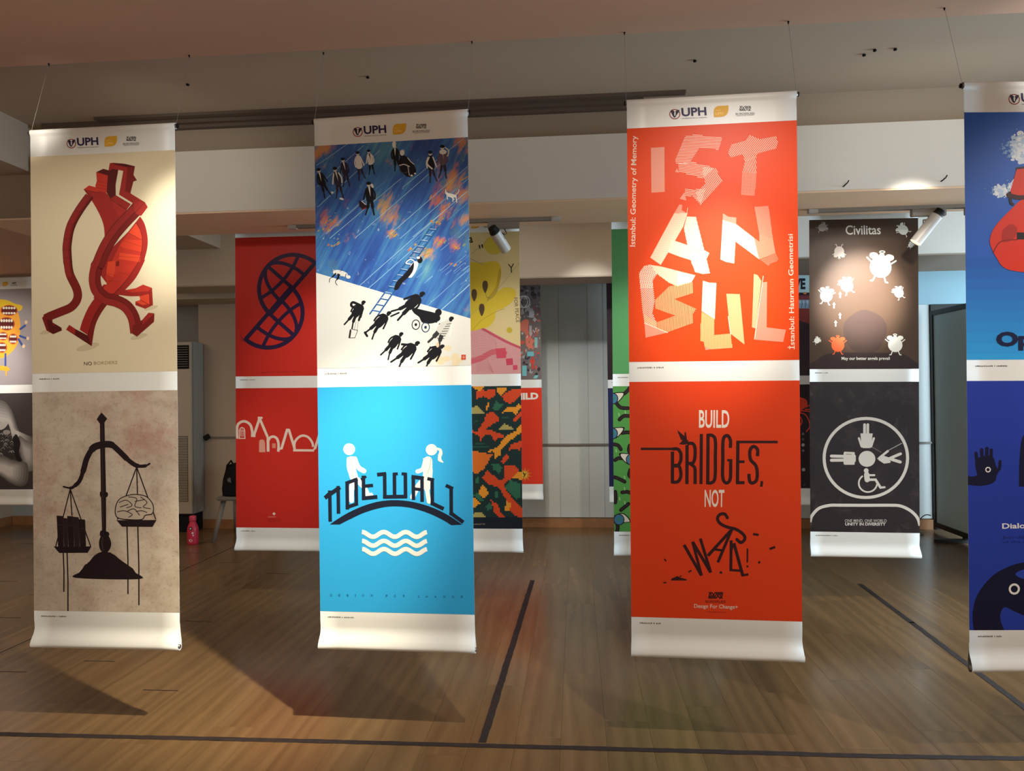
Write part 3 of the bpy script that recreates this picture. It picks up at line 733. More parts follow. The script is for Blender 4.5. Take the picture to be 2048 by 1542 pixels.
def painting():
    m = bpy.data.materials.new('painted_streaks_print'); m.use_nodes = True; nt = m.node_tree; N = nt.nodes; K = nt.links; b = N['Principled BSDF']
    b.inputs['Roughness'].default_value = .45; b.inputs['Specular IOR Level'].default_value = .35
    uv = N.new('ShaderNodeUVMap')
    mp = N.new('ShaderNodeMapping'); mp.inputs['Rotation'].default_value = (0, 0, R(-50)); mp.vector_type = 'POINT'
    K.new(uv.outputs[0], mp.inputs[0])
    st = N.new('ShaderNodeVectorMath'); st.operation = 'MULTIPLY'; st.inputs[1].default_value = (1.0, 14.0, 1); K.new(mp.outputs[0], st.inputs[0])
    n1 = N.new('ShaderNodeTexNoise'); n1.inputs['Scale'].default_value = 2.2; n1.inputs['Detail'].default_value = 7; n1.inputs['Roughness'].default_value = .62; K.new(st.outputs[0], n1.inputs['Vector'])
    n2 = N.new('ShaderNodeTexNoise'); n2.inputs['Scale'].default_value = 3.2; n2.inputs['Detail'].default_value = 3; K.new(uv.outputs[0], n2.inputs['Vector'])
    mx = N.new('ShaderNodeMix'); mx.data_type = 'FLOAT'; mx.inputs[0].default_value = .5; K.new(n1.outputs['Fac'], mx.inputs[2]); K.new(n2.outputs['Fac'], mx.inputs[3])
    rp = N.new('ShaderNodeValToRGB'); cr = rp.color_ramp
    cr.elements[0].position = .33; cr.elements[0].color = lin((34, 62, 128)); cr.elements[1].position = .72; cr.elements[1].color = lin((150, 190, 205))
    for p, c in ((.45, (44, 84, 156)), (.54, (58, 114, 172)), (.63, (86, 144, 168))):
        e = cr.elements.new(p); e.color = lin(c)
    K.new(mx.outputs[0], rp.inputs[0])
    prev = rp.outputs[0]
    for i, (c, s_, lo, hi, amt) in enumerate((((206, 140, 60), 5.5, .68, .76, .4), ((186, 96, 76), 6.5, .70, .78, .3), ((90, 130, 92), 4.2, .58, .70, .6), ((206, 222, 226), 26, .66, .74, .6))):
        n = N.new('ShaderNodeTexNoise'); n.inputs['Scale'].default_value = s_; n.inputs['Detail'].default_value = 6; n.inputs['Roughness'].default_value = .6
        ad = N.new('ShaderNodeVectorMath'); ad.inputs[1].default_value = (i * 2.9 + 1.3, i * 4.1, i * 1.7); K.new(uv.outputs[0], ad.inputs[0]); K.new(ad.outputs[0], n.inputs['Vector'])
        r = N.new('ShaderNodeMapRange'); r.inputs['From Min'].default_value = lo; r.inputs['From Max'].default_value = hi; r.inputs['To Max'].default_value = amt; K.new(n.outputs['Fac'], r.inputs['Value'])
        q = N.new('ShaderNodeMix'); q.data_type = 'RGBA'; q.inputs[7].default_value = lin(c); K.new(r.outputs[0], q.inputs[0]); K.new(prev, q.inputs[6]); prev = q.outputs[2]
    # warm daubs where the painter left them
    n = N.new('ShaderNodeTexNoise'); n.inputs['Scale'].default_value = 9; n.inputs['Detail'].default_value = 8; n.inputs['Roughness'].default_value = .72; s2 = N.new('ShaderNodeVectorMath'); s2.operation = 'MULTIPLY'; s2.inputs[1].default_value = (.8, 2.6, 1); K.new(mp.outputs[0], s2.inputs[0]); K.new(s2.outputs[0], n.inputs['Vector'])
    sp = N.new('ShaderNodeVectorMath'); sp.operation = 'MULTIPLY'; sp.inputs[1].default_value = (.7, 1, 1); K.new(uv.outputs[0], sp.inputs[0]); acc = None
    for px, py, r_ in ((905, 368, 46), (922, 395, 34), (893, 428, 34), (775, 412, 34), (786, 435, 28), (654, 437, 30), (677, 440, 20), (879, 405, 22), (634, 300, 30), (655, 292, 26), (928, 292, 26), (852, 510, 22), (912, 497, 20), (881, 487, 17), (780, 322, 12), (786, 469, 14), (935, 445, 18)):
        dn = N.new('ShaderNodeVectorMath'); dn.operation = 'DISTANCE'; dn.inputs[1].default_value = ((px - 632) / 308 * .7, 1 - (py - 284) / 450, 0); K.new(sp.outputs[0], dn.inputs[0])
        mr_ = N.new('ShaderNodeMapRange'); mr_.inputs['From Min'].default_value = 0; mr_.inputs['From Max'].default_value = r_ / 340; mr_.inputs['To Min'].default_value = 1; mr_.inputs['To Max'].default_value = 0; K.new(dn.outputs['Value'], mr_.inputs['Value'])
        if acc is None: acc = mr_.outputs[0]
        else:
            mm = N.new('ShaderNodeMath'); mm.operation = 'MAXIMUM'; K.new(acc, mm.inputs[0]); K.new(mr_.outputs[0], mm.inputs[1]); acc = mm.outputs[0]
    ad = N.new('ShaderNodeMath'); ad.operation = 'MULTIPLY_ADD'; ad.inputs[1].default_value = .30; K.new(acc, ad.inputs[0]); K.new(n.outputs['Fac'], ad.inputs[2])
    r2 = N.new('ShaderNodeMapRange'); r2.inputs['From Min'].default_value = .64; r2.inputs['From Max'].default_value = .80; r2.inputs['To Max'].default_value = .85; K.new(ad.outputs[0], r2.inputs['Value'])
    wc = N.new('ShaderNodeValToRGB'); wc.color_ramp.elements[0].position = .4; wc.color_ramp.elements[0].color = lin((206, 104, 58)); wc.color_ramp.elements[1].position = .6; wc.color_ramp.elements[1].color = lin((206, 156, 66)); K.new(n2.outputs['Fac'], wc.inputs[0])
    q = N.new('ShaderNodeMix'); q.data_type = 'RGBA'; K.new(r2.outputs[0], q.inputs[0]); K.new(prev, q.inputs[6]); K.new(wc.outputs[0], q.inputs[7]); prev = q.outputs[2]
    K.new(prev, b.inputs['Base Color']); return m

def art_crossing():
    a = Art([(627, 290.5), (936, 277), (941, 734.5), (641.5, 735.5)], base=painting())
    W = (222, 222, 216); LB = (120, 168, 205); K = (22, 22, 28)
    a.frame(610, 200, 5.509)
    rnd = random.Random(3)
    # brush lines
    for k in range(30):
        x = 100 + rnd.uniform(-200, 2600); y = rnd.uniform(1300, 3000)
        dx = rnd.uniform(400, 1700)
        s0 = (x, y); s1 = (x + dx, y - dx * .88)
        if s1[1] < 430: continue
        a.stroke([s0, s1], rnd.choice((3, 4, 5, 8)), rnd.choice((LB, (150, 190, 215), (90, 140, 195), (60, 104, 176))), rnd=False)
    for x0, y0, x1, y1 in ((140, 1190, 820, 560), (120, 720, 460, 480), (560, 1540, 1520, 700), (280, 1540, 1060, 880), (900, 1540, 1790, 760), (1190, 1540, 1790, 1040), (130, 960, 640, 500), (240, 1490, 700, 1080), (1080, 980, 1760, 430)):
        a.stroke([(x0, y0), (x1, y1)], 5, (158, 196, 214), rnd=False)
    oc = ((196, 136, 62), (186, 106, 76), (170, 148, 84), (130, 140, 110))
    for cx, cy, n_, sp in ((1700, 960, 26, 110), (1560, 1260, 14, 80), (860, 1160, 12, 90), (950, 1290, 12, 80), (240, 1310, 12, 80), (360, 1320, 8, 60), (1480, 1140, 8, 70), (130, 560, 10, 70), (930, 680, 5, 50), (1740, 500, 8, 70), (880, 920, 4, 40), (960, 1480, 5, 50)):
        for k in range(int(n_ * .5)):
            x = cx + rnd.gauss(0, sp * .55); y = cy + rnd.gauss(0, sp * .45); r_ = rnd.uniform(6, 24)
            a.ell(x, y, r_ * 1.3, r_ * .32, rnd.choice(oc), 7, -.8 + rnd.uniform(-.4, .4))
    a.frame(610, 440, 4.534)
    for k in range(22):
        x = rnd.uniform(900, 1480); y = rnd.uniform(220, 640); d = rnd.uniform(40, 160)
        a.stroke([(x, y), (x + d, y - d * .8)], rnd.choice((2.5, 4)), (120, 165, 205), rnd=False)
    for cx, cy, n_, sp in ((1100, 320, 10, 50), (1370, 265, 9, 50), (1230, 215, 6, 50), (800, 140, 6, 40), (960, 280, 5, 50), (300, 240, 6, 60), (1210, 30, 9, 60), (180, 60, 10, 70), (1370, 430, 4, 40)):
        for k in range(n_):
            a.ell(cx + rnd.gauss(0, sp * .6), cy + rnd.gauss(0, sp * .45), rnd.uniform(8, 24), rnd.uniform(4, 9), rnd.choice(oc), 7, -.7)
    # white ground
    a.poly([(100, 484), (1520, 928), (1520, 1400), (100, 1400)], (214, 215, 208))
    for k in range(9): a.ell(1290 + rnd.gauss(0, 60), 1260 + rnd.gauss(0, 40), 36, 26, (220, 206, 172), 10)
    # ladder
    lad = (36, 84, 140)
    a.stroke([(602, 865), (1148, 84)], 13, lad); a.stroke([(672, 880), (1210, 92)], 13, lad)
    for k in range(15):
        t = (k + .6) / 15.2; x0 = 602 + 546 * t; y0 = 865 - 781 * t; x1 = 672 + 538 * t; y1 = 880 - 788 * t
        a.stroke([(x0, y0), (x1, y1)], 11, lad if k % 3 else (50, 100, 160), rnd=False); a.stroke([(x0 + 4, y0 - 9), (x1 - 2, y1 - 9)], 4, (190, 206, 216), rnd=False)
    # climber
    a.spoly([(1000, 400), (1030, 420), (1010, 490), (970, 545), (930, 530), (960, 440)], W)
    a.spoly([(990, 410), (965, 440), (900, 520), (840, 580), (815, 650), (850, 650), (890, 590), (945, 540), (985, 480)], K)
    a.stroke(sm([(1000, 405), (960, 380), (920, 415), (960, 425)]), 9, W); a.ell(1045, 388, 24, 30, K, 14); a.ell(1030, 368, 16, 12, W, 10)
    # dog
    a.spoly([(268, 478), (300, 466), (350, 476), (395, 500), (392, 530), (350, 524), (310, 512), (272, 500)], (205, 205, 198)); a.ell(405, 532, 20, 16, (205, 205, 198), 12); a.stroke([(385, 505), (378, 530)], 6, K)
    for l in ([(290, 500), (262, 530), (240, 545), (236, 576)], [(325, 510), (305, 545), (290, 575), (306, 604)], [(312, 505), (318, 540), (300, 560)]): a.stroke(sm(l), [14] * 7 + [6] * (6 * (len(l) - 1) + 1 - 7), K)
    a.stroke([(285, 485), (268, 462)], 4, (205, 205, 198)); a.stroke(sm([(330, 480), (345, 470), (352, 462)]), 4, K)
    # people below, all dark
    P = lambda h, f, w_=1.0, fl=1: a.person(h, f, K, K, K, K, None, fl, None, w_ * .86)
    P((546, 758), (395, 975), 1.15); a.stroke(sm([(520, 790), (450, 760), (436, 790), (480, 820)]), 22, K); a.stroke(sm([(540, 820), (520, 870), (505, 920)]), 20, K)
    for l in ([(480, 935), (465, 1000)], [(500, 930), (490, 1010)]): a.stroke(l, 3, (90, 80, 76))
    a.stroke([(430, 1000), (418, 1076), (472, 1076), (496, 1010), (440, 998)], 5, (40, 34, 34), closed=False); a.stroke([(432, 1010), (424, 1070)], 16, (40, 34, 34))
    P((775, 858), (575, 1060), 1.15); a.stroke([(560, 1030), (580, 1062)], 20, K); P((1072, 690), (825, 905), 1.15, -1)
    a.stroke([(790, 890), (860, 860)], 15, K)
    # pushchair and parent
    a.spoly([(985, 820), (1080, 840), (1160, 860), (1215, 880), (1225, 930), (1150, 960), (1070, 950), (1040, 900), (990, 860)], K); a.ell(1212, 862, 30, 32, K, 16)
    for x, y, c in ((1012, 968, K), (1098, 993, (28, 50, 80))): a.ring(x, y, 34, 8, c, ry=42, n=20); a.ell(x, y, 12, 14, c, 10)
    a.stroke(sm([(1180, 930), (1220, 965), (1300, 950)]), 12, K)
    a.person((1330, 915), (1150, 1150), (196, 196, 188), (52, 52, 54), K, K, None, 1, W, 1.25)
    for k in range(7): a.stroke([(1200 + k * 14, 1090 - k * 20), (1265 + k * 10, 1095 - k * 22)], 5, K, rnd=False)
    P((885, 1045), (720, 1250), 1.15); P((1030, 1128), (810, 1320), 1.2); a.stroke([(890, 1140), (1000, 1150)], 20, K)
    P((1250, 1160), (1050, 1330), 1.3); a.ell(1205, 1150, 14, 24, (222, 190, 160), 12); a.stroke([(1140, 1170), (1190, 1190)], 14, K)
    a.poly([(1415, 1240), (1455, 1240), (1455, 1285), (1415, 1285)], (190, 72, 50)); a.stroke([(1422, 1262), (1448, 1262)], 4, (220, 180, 160)); a.stroke([(1435, 1246), (1435, 1278)], 3, (220, 180, 160))
    # people above
    a.frame(610, 200, 5.509)
    DP = (44, 38, 58); SK = (210, 205, 198)
    Q = lambda h, f, j, t, sh, fl=1, arm=None, w_=0.74: a.person(h, f, j, t, SK, K, sh, fl, arm, w_)
    Q((143, 765), (245, 1085), K, K, W, 1); Q((325, 755), (400, 1100), (52, 46, 62), DP, W, -1, W); a.ell(405, 1102, 26, 11, W, 12, .3); a.ell(300, 1028, 14, 12, W, 10)
    Q((410, 650), (470, 970), DP, DP, W, -1); Q((572, 580), (620, 900), W, DP, None, 1); Q((695, 562), (745, 838), W, K, K, -1)
    Q((700, 930), (735, 1295), K, K, W, -1, None, .85); a.poly([(598, 1120), (655, 1140), (690, 1195), (640, 1225), (600, 1185)], (40, 30, 34)); a.stroke([(625, 1130), (670, 1170)], 8, W); a.ell(655, 1215, 30, 6, (140, 30, 30), 10, -.4)
    a.ell(740, 960, 14, 26, W, 10, -.4)
    Q((985, 505), (1015, 800), K, K, W, 1, None, .85); a.ell(978, 495, 22, 40, W, 14)
    a.spoly([(1060, 620), (1120, 640), (1190, 720), (1225, 800), (1190, 860), (1120, 860), (1050, 790), (1030, 700)], K); a.ell(1068, 592, 26, 34, W, 14)
    a.stroke(sm([(1130, 650), (1160, 690), (1200, 725)]), 9, W); a.ring(1095, 770, 52, 7, (70, 70, 76), n=20); a.stroke(sm([(1040, 735), (1090, 725), (1150, 750)]), 9, W); a.ell(1175, 852, 15, 11, W, 10); a.ell(1212, 830, 12, 9, W, 10); a.stroke([(1130, 740), (1150, 850)], 6, W)
    Q((1378, 590), (1405, 940), K, DP, None, 1, W); a.stroke(sm([(1365, 650), (1345, 720), (1400, 780)]), 17, W)
    Q((1512, 525), (1530, 895), (96, 80, 92), DP, (168, 150, 150), -1, None); a.ell(1520, 590, 40, 28, W, 14); a.stroke(sm([(1570, 640), (1585, 580), (1545, 540)]), 13, SK)
    # cat
    a.spoly([(1552, 1010), (1560, 1045), (1600, 1060), (1660, 1080), (1668, 1105), (1610, 1105), (1570, 1090), (1545, 1050)], W)
    for l in ([(1565, 1090), (1572, 1125)], [(1632, 1095), (1630, 1150)], [(1662, 1090), (1672, 1158)], [(1610, 1100), (1645, 1130)]): a.stroke(l, 11, W)
    a.stroke(sm([(1655, 1085), (1690, 1050), (1698, 1018)]), 8, W)
    return a

def art_notwall():
    a = Art([(642.4, 777), (942, 773), (947, 1228), (641, 1222)], base=(48, 162, 220))
    a.frame(610, 740, 2.706); N = (22, 30, 48); W = (226, 226, 220); S = (160, 170, 172)
    # walking figures
    a.ell(251, 429, 31, c=W, n=32)
    a.stroke(sm([(262, 490), (262, 530), (275, 580)]), [48] * 7 + [44] * 6, W); a.stroke(sm([(275, 580), (262, 640), (260, 705)]), [30] * 7 + [24] * 6, W)
    a.stroke(sm([(275, 580), (320, 620), (352, 685)]), [32] * 7 + [26] * 6, W); a.stroke(sm([(280, 480), (298, 525), (328, 545)]), 26, W); a.stroke(sm([(246, 478), (246, 530), (262, 575)]), 16, W)
    a.stroke(sm([(250, 470), (268, 510), (268, 560), (280, 590)]), 3, S, rnd=False); a.poly([(345, 670), (368, 660), (385, 688), (350, 690)], W)
    a.ell(687, 432, 30, c=W, n=32); a.poly(sm([(714, 420), (738, 428), (745, 450), (738, 478), (750, 498)]) + sm([(748, 502), (722, 490), (722, 462), (728, 442), (714, 430)]), W)
    a.stroke(sm([(668, 490), (668, 530), (665, 580)]), [46] * 7 + [50] * 6, W); a.stroke(sm([(652, 495), (640, 535), (612, 548)]), 22, W); a.poly([(640, 480), (655, 474), (655, 500)], W)
    a.stroke(sm([(655, 585), (612, 635), (585, 685)]), [34] * 7 + [26] * 6, W); a.stroke(sm([(665, 585), (662, 640), (672, 710)]), [34] * 7 + [22] * 6, W)
    a.stroke(sm([(684, 476), (678, 520), (664, 560)]), 3, S, rnd=False)
    # arch
    up = [(142, 833), (190, 800), (250, 765), (330, 730), (410, 708), (490, 701), (570, 708), (650, 727), (720, 754), (790, 792), (848, 833)]
    dn = [(790, 836), (740, 805), (660, 768), (570, 742), (490, 735), (420, 742), (330, 768), (250, 805), (195, 833)]
    a.poly(sm(up, k=5) + sm(dn, k=5), N)
    g = 17
    def S_(p, w_=19): a.stroke(p, w_, N, rnd=False)
    S_([(145, 818), (145, 650)]); S_([(118, 690), (200, 632)], 22); S_([(120, 688), (140, 668)]); S_([(190, 626), (190, 775)]); S_([(128, 672), (132, 690)], 12)
    S_([(238, 606), (238, 752)]); S_([(286, 588), (286, 722)]); S_([(230, 612), (294, 588)]); S_([(230, 742), (294, 720)])
    S_([(325, 570), (325, 700)]); S_([(316, 692), (398, 684)], 21); S_([(316, 628), (376, 622)], 18); S_([(312, 592), (340, 574)], 14)
    S_([(398, 565), (446, 560)], 20); S_([(438, 556), (438, 688)]); S_([(428, 684), (556, 682)], 20); S_([(490, 556), (490, 690)]); S_([(548, 556), (548, 690)]); S_([(482, 562), (508, 560)], 16); S_([(528, 560), (556, 562)], 16)
    S_([(590, 572), (590, 700)]); S_([(636, 578), (636, 710)]); S_([(580, 576), (646, 584)], 20); S_([(584, 640), (644, 646)], 17)
    S_([(690, 588), (690, 728)]); S_([(664, 586), (700, 594)], 18); S_([(684, 716), (750, 748)], 20)
    S_([(790, 628), (790, 782)]); S_([(762, 622), (800, 640)], 18); S_([(784, 768), (854, 820)], 20)
    for y in (878, 926, 970):
        p = [(314 + 346 * i / 60, y + 8 - 13 * math.cos(2 * math.pi * 2.97 * i / 60)) for i in range(61)]
        a.stroke(p, 24, W, rnd=False)
    T = 'DESIGN FOR CHANGE'; x = 140
    for ch, x in zip('DESIGN', (140, 184, 228, 274, 310, 358)): a.text(ch, (x, 1223), (x + (3 if ch == 'I' else 10), 1223), 12, (30, 96, 140))
    for ch, x in zip('FOR', (438, 482, 530)): a.text(ch, (x, 1225), (x + 10, 1225), 12, (30, 96, 140))
    for ch, x in zip('CHANGE', (610, 652, 698, 746, 792, 840)): a.text(ch, (x, 1228), (x + 10, 1228), 12, (30, 96, 140))
    return a

def art_istanbul():
    a = Art([(1255, 259.5), (1594, 239.5), (1590, 721.6), (1261.5, 727)], base=(216, 66, 14))
    W = (232, 206, 184); P = (220, 142, 118); T = (210, 176, 124)
    ci = (216, 66, 14)
    a.frame(1230, 170, 4.974)
    tx = lambda s_, p0, p1, h, b=.012: a.text(s_, p0, p1, h, W, b)
    # I
    a.poly([(362, 640), (495, 632), (498, 1088), (368, 1098)], P)
    hw = 5.2; gp = 15.5
    H = lambda pts, ang, c=W, w_=hw, g_=gp: a.hatch(pts, ang, g_, w_, c)
    # S
    H([(700, 520), (800, 500), (1070, 532), (1030, 655), (840, 640), (740, 800), (610, 800), (600, 770)], R(2))
    H([(630, 800), (760, 780), (990, 840), (870, 950), (640, 885)], R(8))
    H([(880, 830), (1000, 845), (1065, 975), (850, 1218), (800, 1100), (900, 1000), (870, 900)], R(56))
    H([(700, 1055), (850, 1060), (900, 1050), (850, 1215), (770, 1130), (690, 1130)], R(8))
    a.poly([(690, 1095), (712, 1175), (645, 1158)], P); a.poly([(618, 850), (642, 892), (600, 885)], P)
    # T
    H([(1160, 600), (1300, 560), (1340, 500), (1440, 545), (1600, 512), (1622, 570), (1600, 640), (1420, 690), (1400, 720), (1290, 780), (1270, 700), (1150, 735), (1125, 680)], R(55))
    H([(1290, 770), (1400, 715), (1405, 890), (1262, 890)], R(72))
    for an in (0, 90): H([(1262, 890), (1402, 888), (1382, 1125), (1246, 1115)], R(an + 3), P, 5, 13)
    # A and N in the close crop
    a.frame(1280, 380, 6.827)
    a.poly([(540, 235), (580, 240), (570, 310), (640, 355), (470, 355)], P)
    A1 = [(470, 355), (650, 355), (590, 540), (290, 1065), (240, 1030), (150, 965)]; a.poly(A1, (228, 160, 116)); H(A1, R(3), W, 8.5, 14)
    A2 = [(640, 400), (760, 405), (870, 860), (940, 900), (900, 980), (945, 1175), (850, 1185), (750, 1160), (690, 1000), (600, 560)]; a.poly(A2, (236, 196, 160)); H(A2, R(60), W, 12, 17)
    A3 = [(430, 720), (640, 790), (800, 850), (900, 900), (880, 1010), (700, 1000), (540, 950), (385, 890)]; a.poly(A3, (236, 200, 150)); H(A3, R(52), W, 10, 16)
    a.poly([(700, 900), (830, 900), (900, 930), (880, 1010), (945, 1165), (850, 1185), (760, 1155), (700, 1010)], W)
    a.stroke([(650, 280), (640, 355)], 6, W)
    N0 = [(1125, 352), (1200, 400), (1305, 410), (1300, 500), (1120, 450)]; a.poly(N0, P)
    a.poly([(1120, 445), (1300, 500), (1540, 690), (1610, 985), (1290, 740), (1270, 1040), (1160, 1020), (1085, 985)], (240, 205, 186)); a.stroke([(1120, 450), (1300, 505), (1540, 695)], 9, W)
    for an in (2, 92): H([(1550, 260), (1740, 248), (1790, 690), (1610, 640)], R(an), P, 8, 17)
    N3 = [(1540, 690), (1610, 740), (1610, 640), (1790, 690), (1822, 890), (1600, 975)]; a.poly(N3, (224, 120, 84)); H(N3, R(12), P, 8, 14)
    H([(1600, 975), (1822, 890), (1868, 985), (1720, 1065)], R(-20), P, 7, 17)
    # B, U, L
    a.frame(1280, 520, 6.827)
    B1 = [(70, 120), (150, 105), (250, 220), (180, 330), (210, 600), (180, 760), (230, 880), (240, 960), (75, 890), (50, 740), (0, 230)]; H(B1, R(40), W, 9, 19)
    B1b = [(60, 130), (160, 105), (240, 200), (180, 300), (190, 420), (20, 430), (0, 220)]; H(B1b, R(-3), W, 7, 20)
    B2 = [(150, 110), (290, 130), (560, 200), (750, 248), (700, 340), (510, 400), (400, 350), (250, 240)]; a.poly(B2, (234, 170, 118)); H(B2, R(58), W, 11, 18); a.poly([(520, 200), (750, 248), (700, 340), (500, 395)], W)
    B3 = [(220, 580), (400, 400), (720, 340), (712, 490), (470, 570), (760, 700), (715, 770), (718, 890), (380, 1015), (75, 895), (65, 760), (220, 880), (480, 790), (220, 700)]; H(B3, R(88), T, 9, 17)
    a.poly([(185, 320), (440, 370), (240, 430), (225, 550)], ci); a.poly([(235, 712), (478, 795), (245, 880)], ci)
    a.poly([(75, 895), (380, 1020), (90, 1090)], P); a.stroke([(75, 895), (380, 1020)], 10, W)
    a.poly([(850, 320), (930, 345), (1030, 350), (1005, 840), (830, 730)], W)
    U2 = [(830, 740), (1000, 835), (990, 1050), (1210, 1030), (1235, 1220), (880, 1245), (855, 1140), (812, 1130), (820, 900)]; a.poly(U2, (238, 140, 70)); H(U2, R(90), T, 10, 17); a.poly([(870, 1200), (950, 1238), (880, 1252)], P)
    a.poly([(1160, 495), (1340, 500), (1395, 1175), (1210, 1030)], T); a.stroke([(1182, 800), (1212, 1040)], 9, W)
    a.poly([(1530, 225), (1580, 240), (1630, 320), (1545, 960), (1495, 945)], (222, 170, 128))
    a.poly([(1640, 340), (1705, 330), (1690, 945), (1945, 975), (1905, 1140), (1520, 1108)], P); a.stroke([(1655, 255), (1530, 1095)], 9, W)
    a.frame(1230, 170, 4.974)
    y1 = 1630
    tx('Istanbul: Geometry of Memory', (228, 1640), (238, 518), 70)
    a.frame(1230, 460, 4.672)
    tx('İstanbul: Hatıranın Geometrisi', (1641, 1125), (1643, 60), 62)
    return a

def art_bridges():
    a = Art([(1261.5, 767), (1590.7, 763.5), (1604, 1243), (1265, 1233)], base=(214, 62, 22))
    a.frame(1230, 770, 2.754); W = (228, 220, 206); K = (50, 20, 24)
    a.text('BUILD', (459, 238), (621, 238), 96, W, .018); a.text('NOT', (492, 668), (598, 668), 96, W, .018)
    S = lambda p, w_=18, r_=False: a.stroke(p, w_, K, rnd=r_)
    S([(148, 351), (345, 351)], 13); S([(318, 365), (318, 530)]); S(sm([(318, 352), (345, 352), (362, 375), (362, 415), (345, 442), (318, 442)])); S(sm([(318, 442), (350, 442), (362, 470), (362, 505), (345, 530), (310, 530)]))
    S([(396, 330), (396, 542)]); S(sm([(396, 322), (425, 322), (438, 345), (438, 400), (425, 428), (396, 428)])); S(sm([(410, 428), (436, 450), (440, 480), (440, 542)]))
    S([(472, 270), (472, 542)], 17)
    S([(508, 270), (508, 542)]); S(sm([(500, 278), (530, 278), (547, 305), (548, 400), (547, 505), (530, 534), (500, 534)]))
    S(sm([(628, 345), (628, 305), (614, 280), (596, 285), (588, 315), (588, 410), (588, 500), (600, 532), (618, 532), (630, 505), (630, 412)])); S([(612, 412), (640, 412)], 13)
    S([(668, 306), (668, 540)]); S([(660, 313), (882, 313)], 14); S([(660, 420), (705, 420)], 15); S([(660, 534), (706, 534)], 17)
    S(sm([(774, 390), (774, 355), (756, 338), (740, 345), (732, 370), (738, 410), (765, 440), (774, 480), (770, 520), (752, 535), (736, 530), (730, 505), (730, 485)]))
    S([(800, 525), (796, 556)], 14)
    # dove
    a.poly(sm([(352, 325), (372, 300), (350, 270), (345, 250)]) + sm([(380, 280), (400, 305), (412, 285), (400, 315), (395, 325), (375, 328)]), K); a.poly([(380, 305), (382, 262), (388, 258), (396, 300)], K); a.poly([(345, 252), (392, 292), (385, 312), (362, 300)], K)
    # toppling WALL
    S([(382, 875), (478, 1045)], 17); S([(478, 1045), (428, 858)], 15); S([(428, 858), (528, 1028)], 17); S([(528, 1028), (470, 840)], 16)
    S([(512, 935), (640, 790)], 17); S([(640, 790), (566, 972)], 16); S([(548, 900), (588, 905)], 13)
    S([(637, 850), (637, 1020)], 16); S([(630, 1014), (690, 1018)], 13); S([(652, 865), (702, 1045)], 17); S([(645, 870), (640, 900)], 14); S([(695, 1045), (733, 1038)], 13)
    S(sm([(615, 725), (600, 705), (575, 708), (562, 730), (575, 755), (610, 775), (665, 790), (705, 820), (710, 845), (690, 862), (668, 845)]), 17, True)
    S([(726, 895), (726, 972)], 9); a.ell(727, 994, 6, 6, K, 8)
    for p, q, w_ in (((755, 815), (786, 820), 13), ((846, 898), (876, 886), 13), ((276, 952), (286, 966), 8), ((407, 1026), (423, 1016), 8), ((270, 1085), (288, 1084), 7), ((786, 968), (795, 975), 13), ((576, 1026), (590, 1030), 12)): S([p, q], w_)
    a.poly(sm([(310, 1072), (318, 1060), (330, 1056), (346, 1048), (360, 1055), (396, 1066), (396, 1072)]), K); S([(360, 1052), (368, 1045)], 6)
    knot(a, 556, 1155, 42, K, 6); a.text('BORDERLESS', (500, 1196), (610, 1198), 14, (110, 30, 26), .01)
    a.text('Design For Change+', (438, 1232), (676, 1238), 29, (222, 190, 175), .016)
    a.text('www.designforchange', (502, 1250), (612, 1254), 7, (110, 30, 26))
    return a

def cloud_sky():
    return mat('glove_sky', (44, 100, 178), .45, .35)
def art_glove():
    a = Art([(1928, 226), (2277, 222.5), (2283, 718.5), (1931, 721)], base=(46, 92, 178))
    a.frame(1900, 100, 2.41); rnd = random.Random(5)
    # broad printed sky tone, lighter towards the foot of the print
    for k in range(10): a.poly([(0, 1000 + k * 52), (1000, 1000 + k * 52), (1000, 1600), (0, 1600)], (40 + k, 90 + 7 * k, 170 + 5 * k))
    for cx, cy, sx, sy, n_ in ((370, 480, 110, 62, 110), (245, 680, 52, 26, 50), (560, 420, 170, 70, 120), (300, 650, 30, 24, 14)):
        for k in range(n_ * 4):
            x = rnd.gauss(0, .5); y = rnd.gauss(0, .42); r_ = rnd.uniform(3, 17) * (1.1 - min(.9, abs(x) * .8)) * (sy / 60) ** .5
            a.ell(cx + x * sx, cy + y * sy, r_ * 1.2, r_, rnd.choice(((222, 228, 232), (204, 216, 228), (176, 198, 222))) if abs(x) < .7 else (120, 158, 204), 9)
    Rd = (204, 52, 34); Dk = (130, 28, 26)
    a.spoly([(350, 720), (300, 760), (215, 850), (188, 920), (205, 975), (225, 1010), (250, 1045), (300, 1065), (420, 1075), (560, 1060), (600, 900), (560, 740), (450, 700)], Rd)
    a.spoly([(245, 915), (250, 870), (290, 840), (320, 860), (310, 900), (280, 925), (240, 925)], (165, 40, 32)); a.stroke(sm([(205, 975), (240, 925), (320, 915)]), 6, Dk)
    a.poly([(318, 880), (560, 884), (560, 918), (318, 914)], (34, 22, 26))
    a.poly(sm([(320, 572), (440, 560), (560, 566)]) + [(590, 720), (560, 730)] + sm([(450, 700), (350, 710), (285, 690)]), Rd)
    a.stroke(sm([(320, 572), (440, 560), (560, 566)]), 10, (44, 26, 34)); a.stroke(sm([(285, 690), (290, 735), (300, 745)]), 14, (44, 22, 28)); a.stroke(sm([(278, 700), (330, 712), (420, 708), (560, 715)]), 22, (60, 24, 30))
    a.text('Opinion', (218, 1452), (640, 1446), 92, (26, 30, 62), .05)
    return a

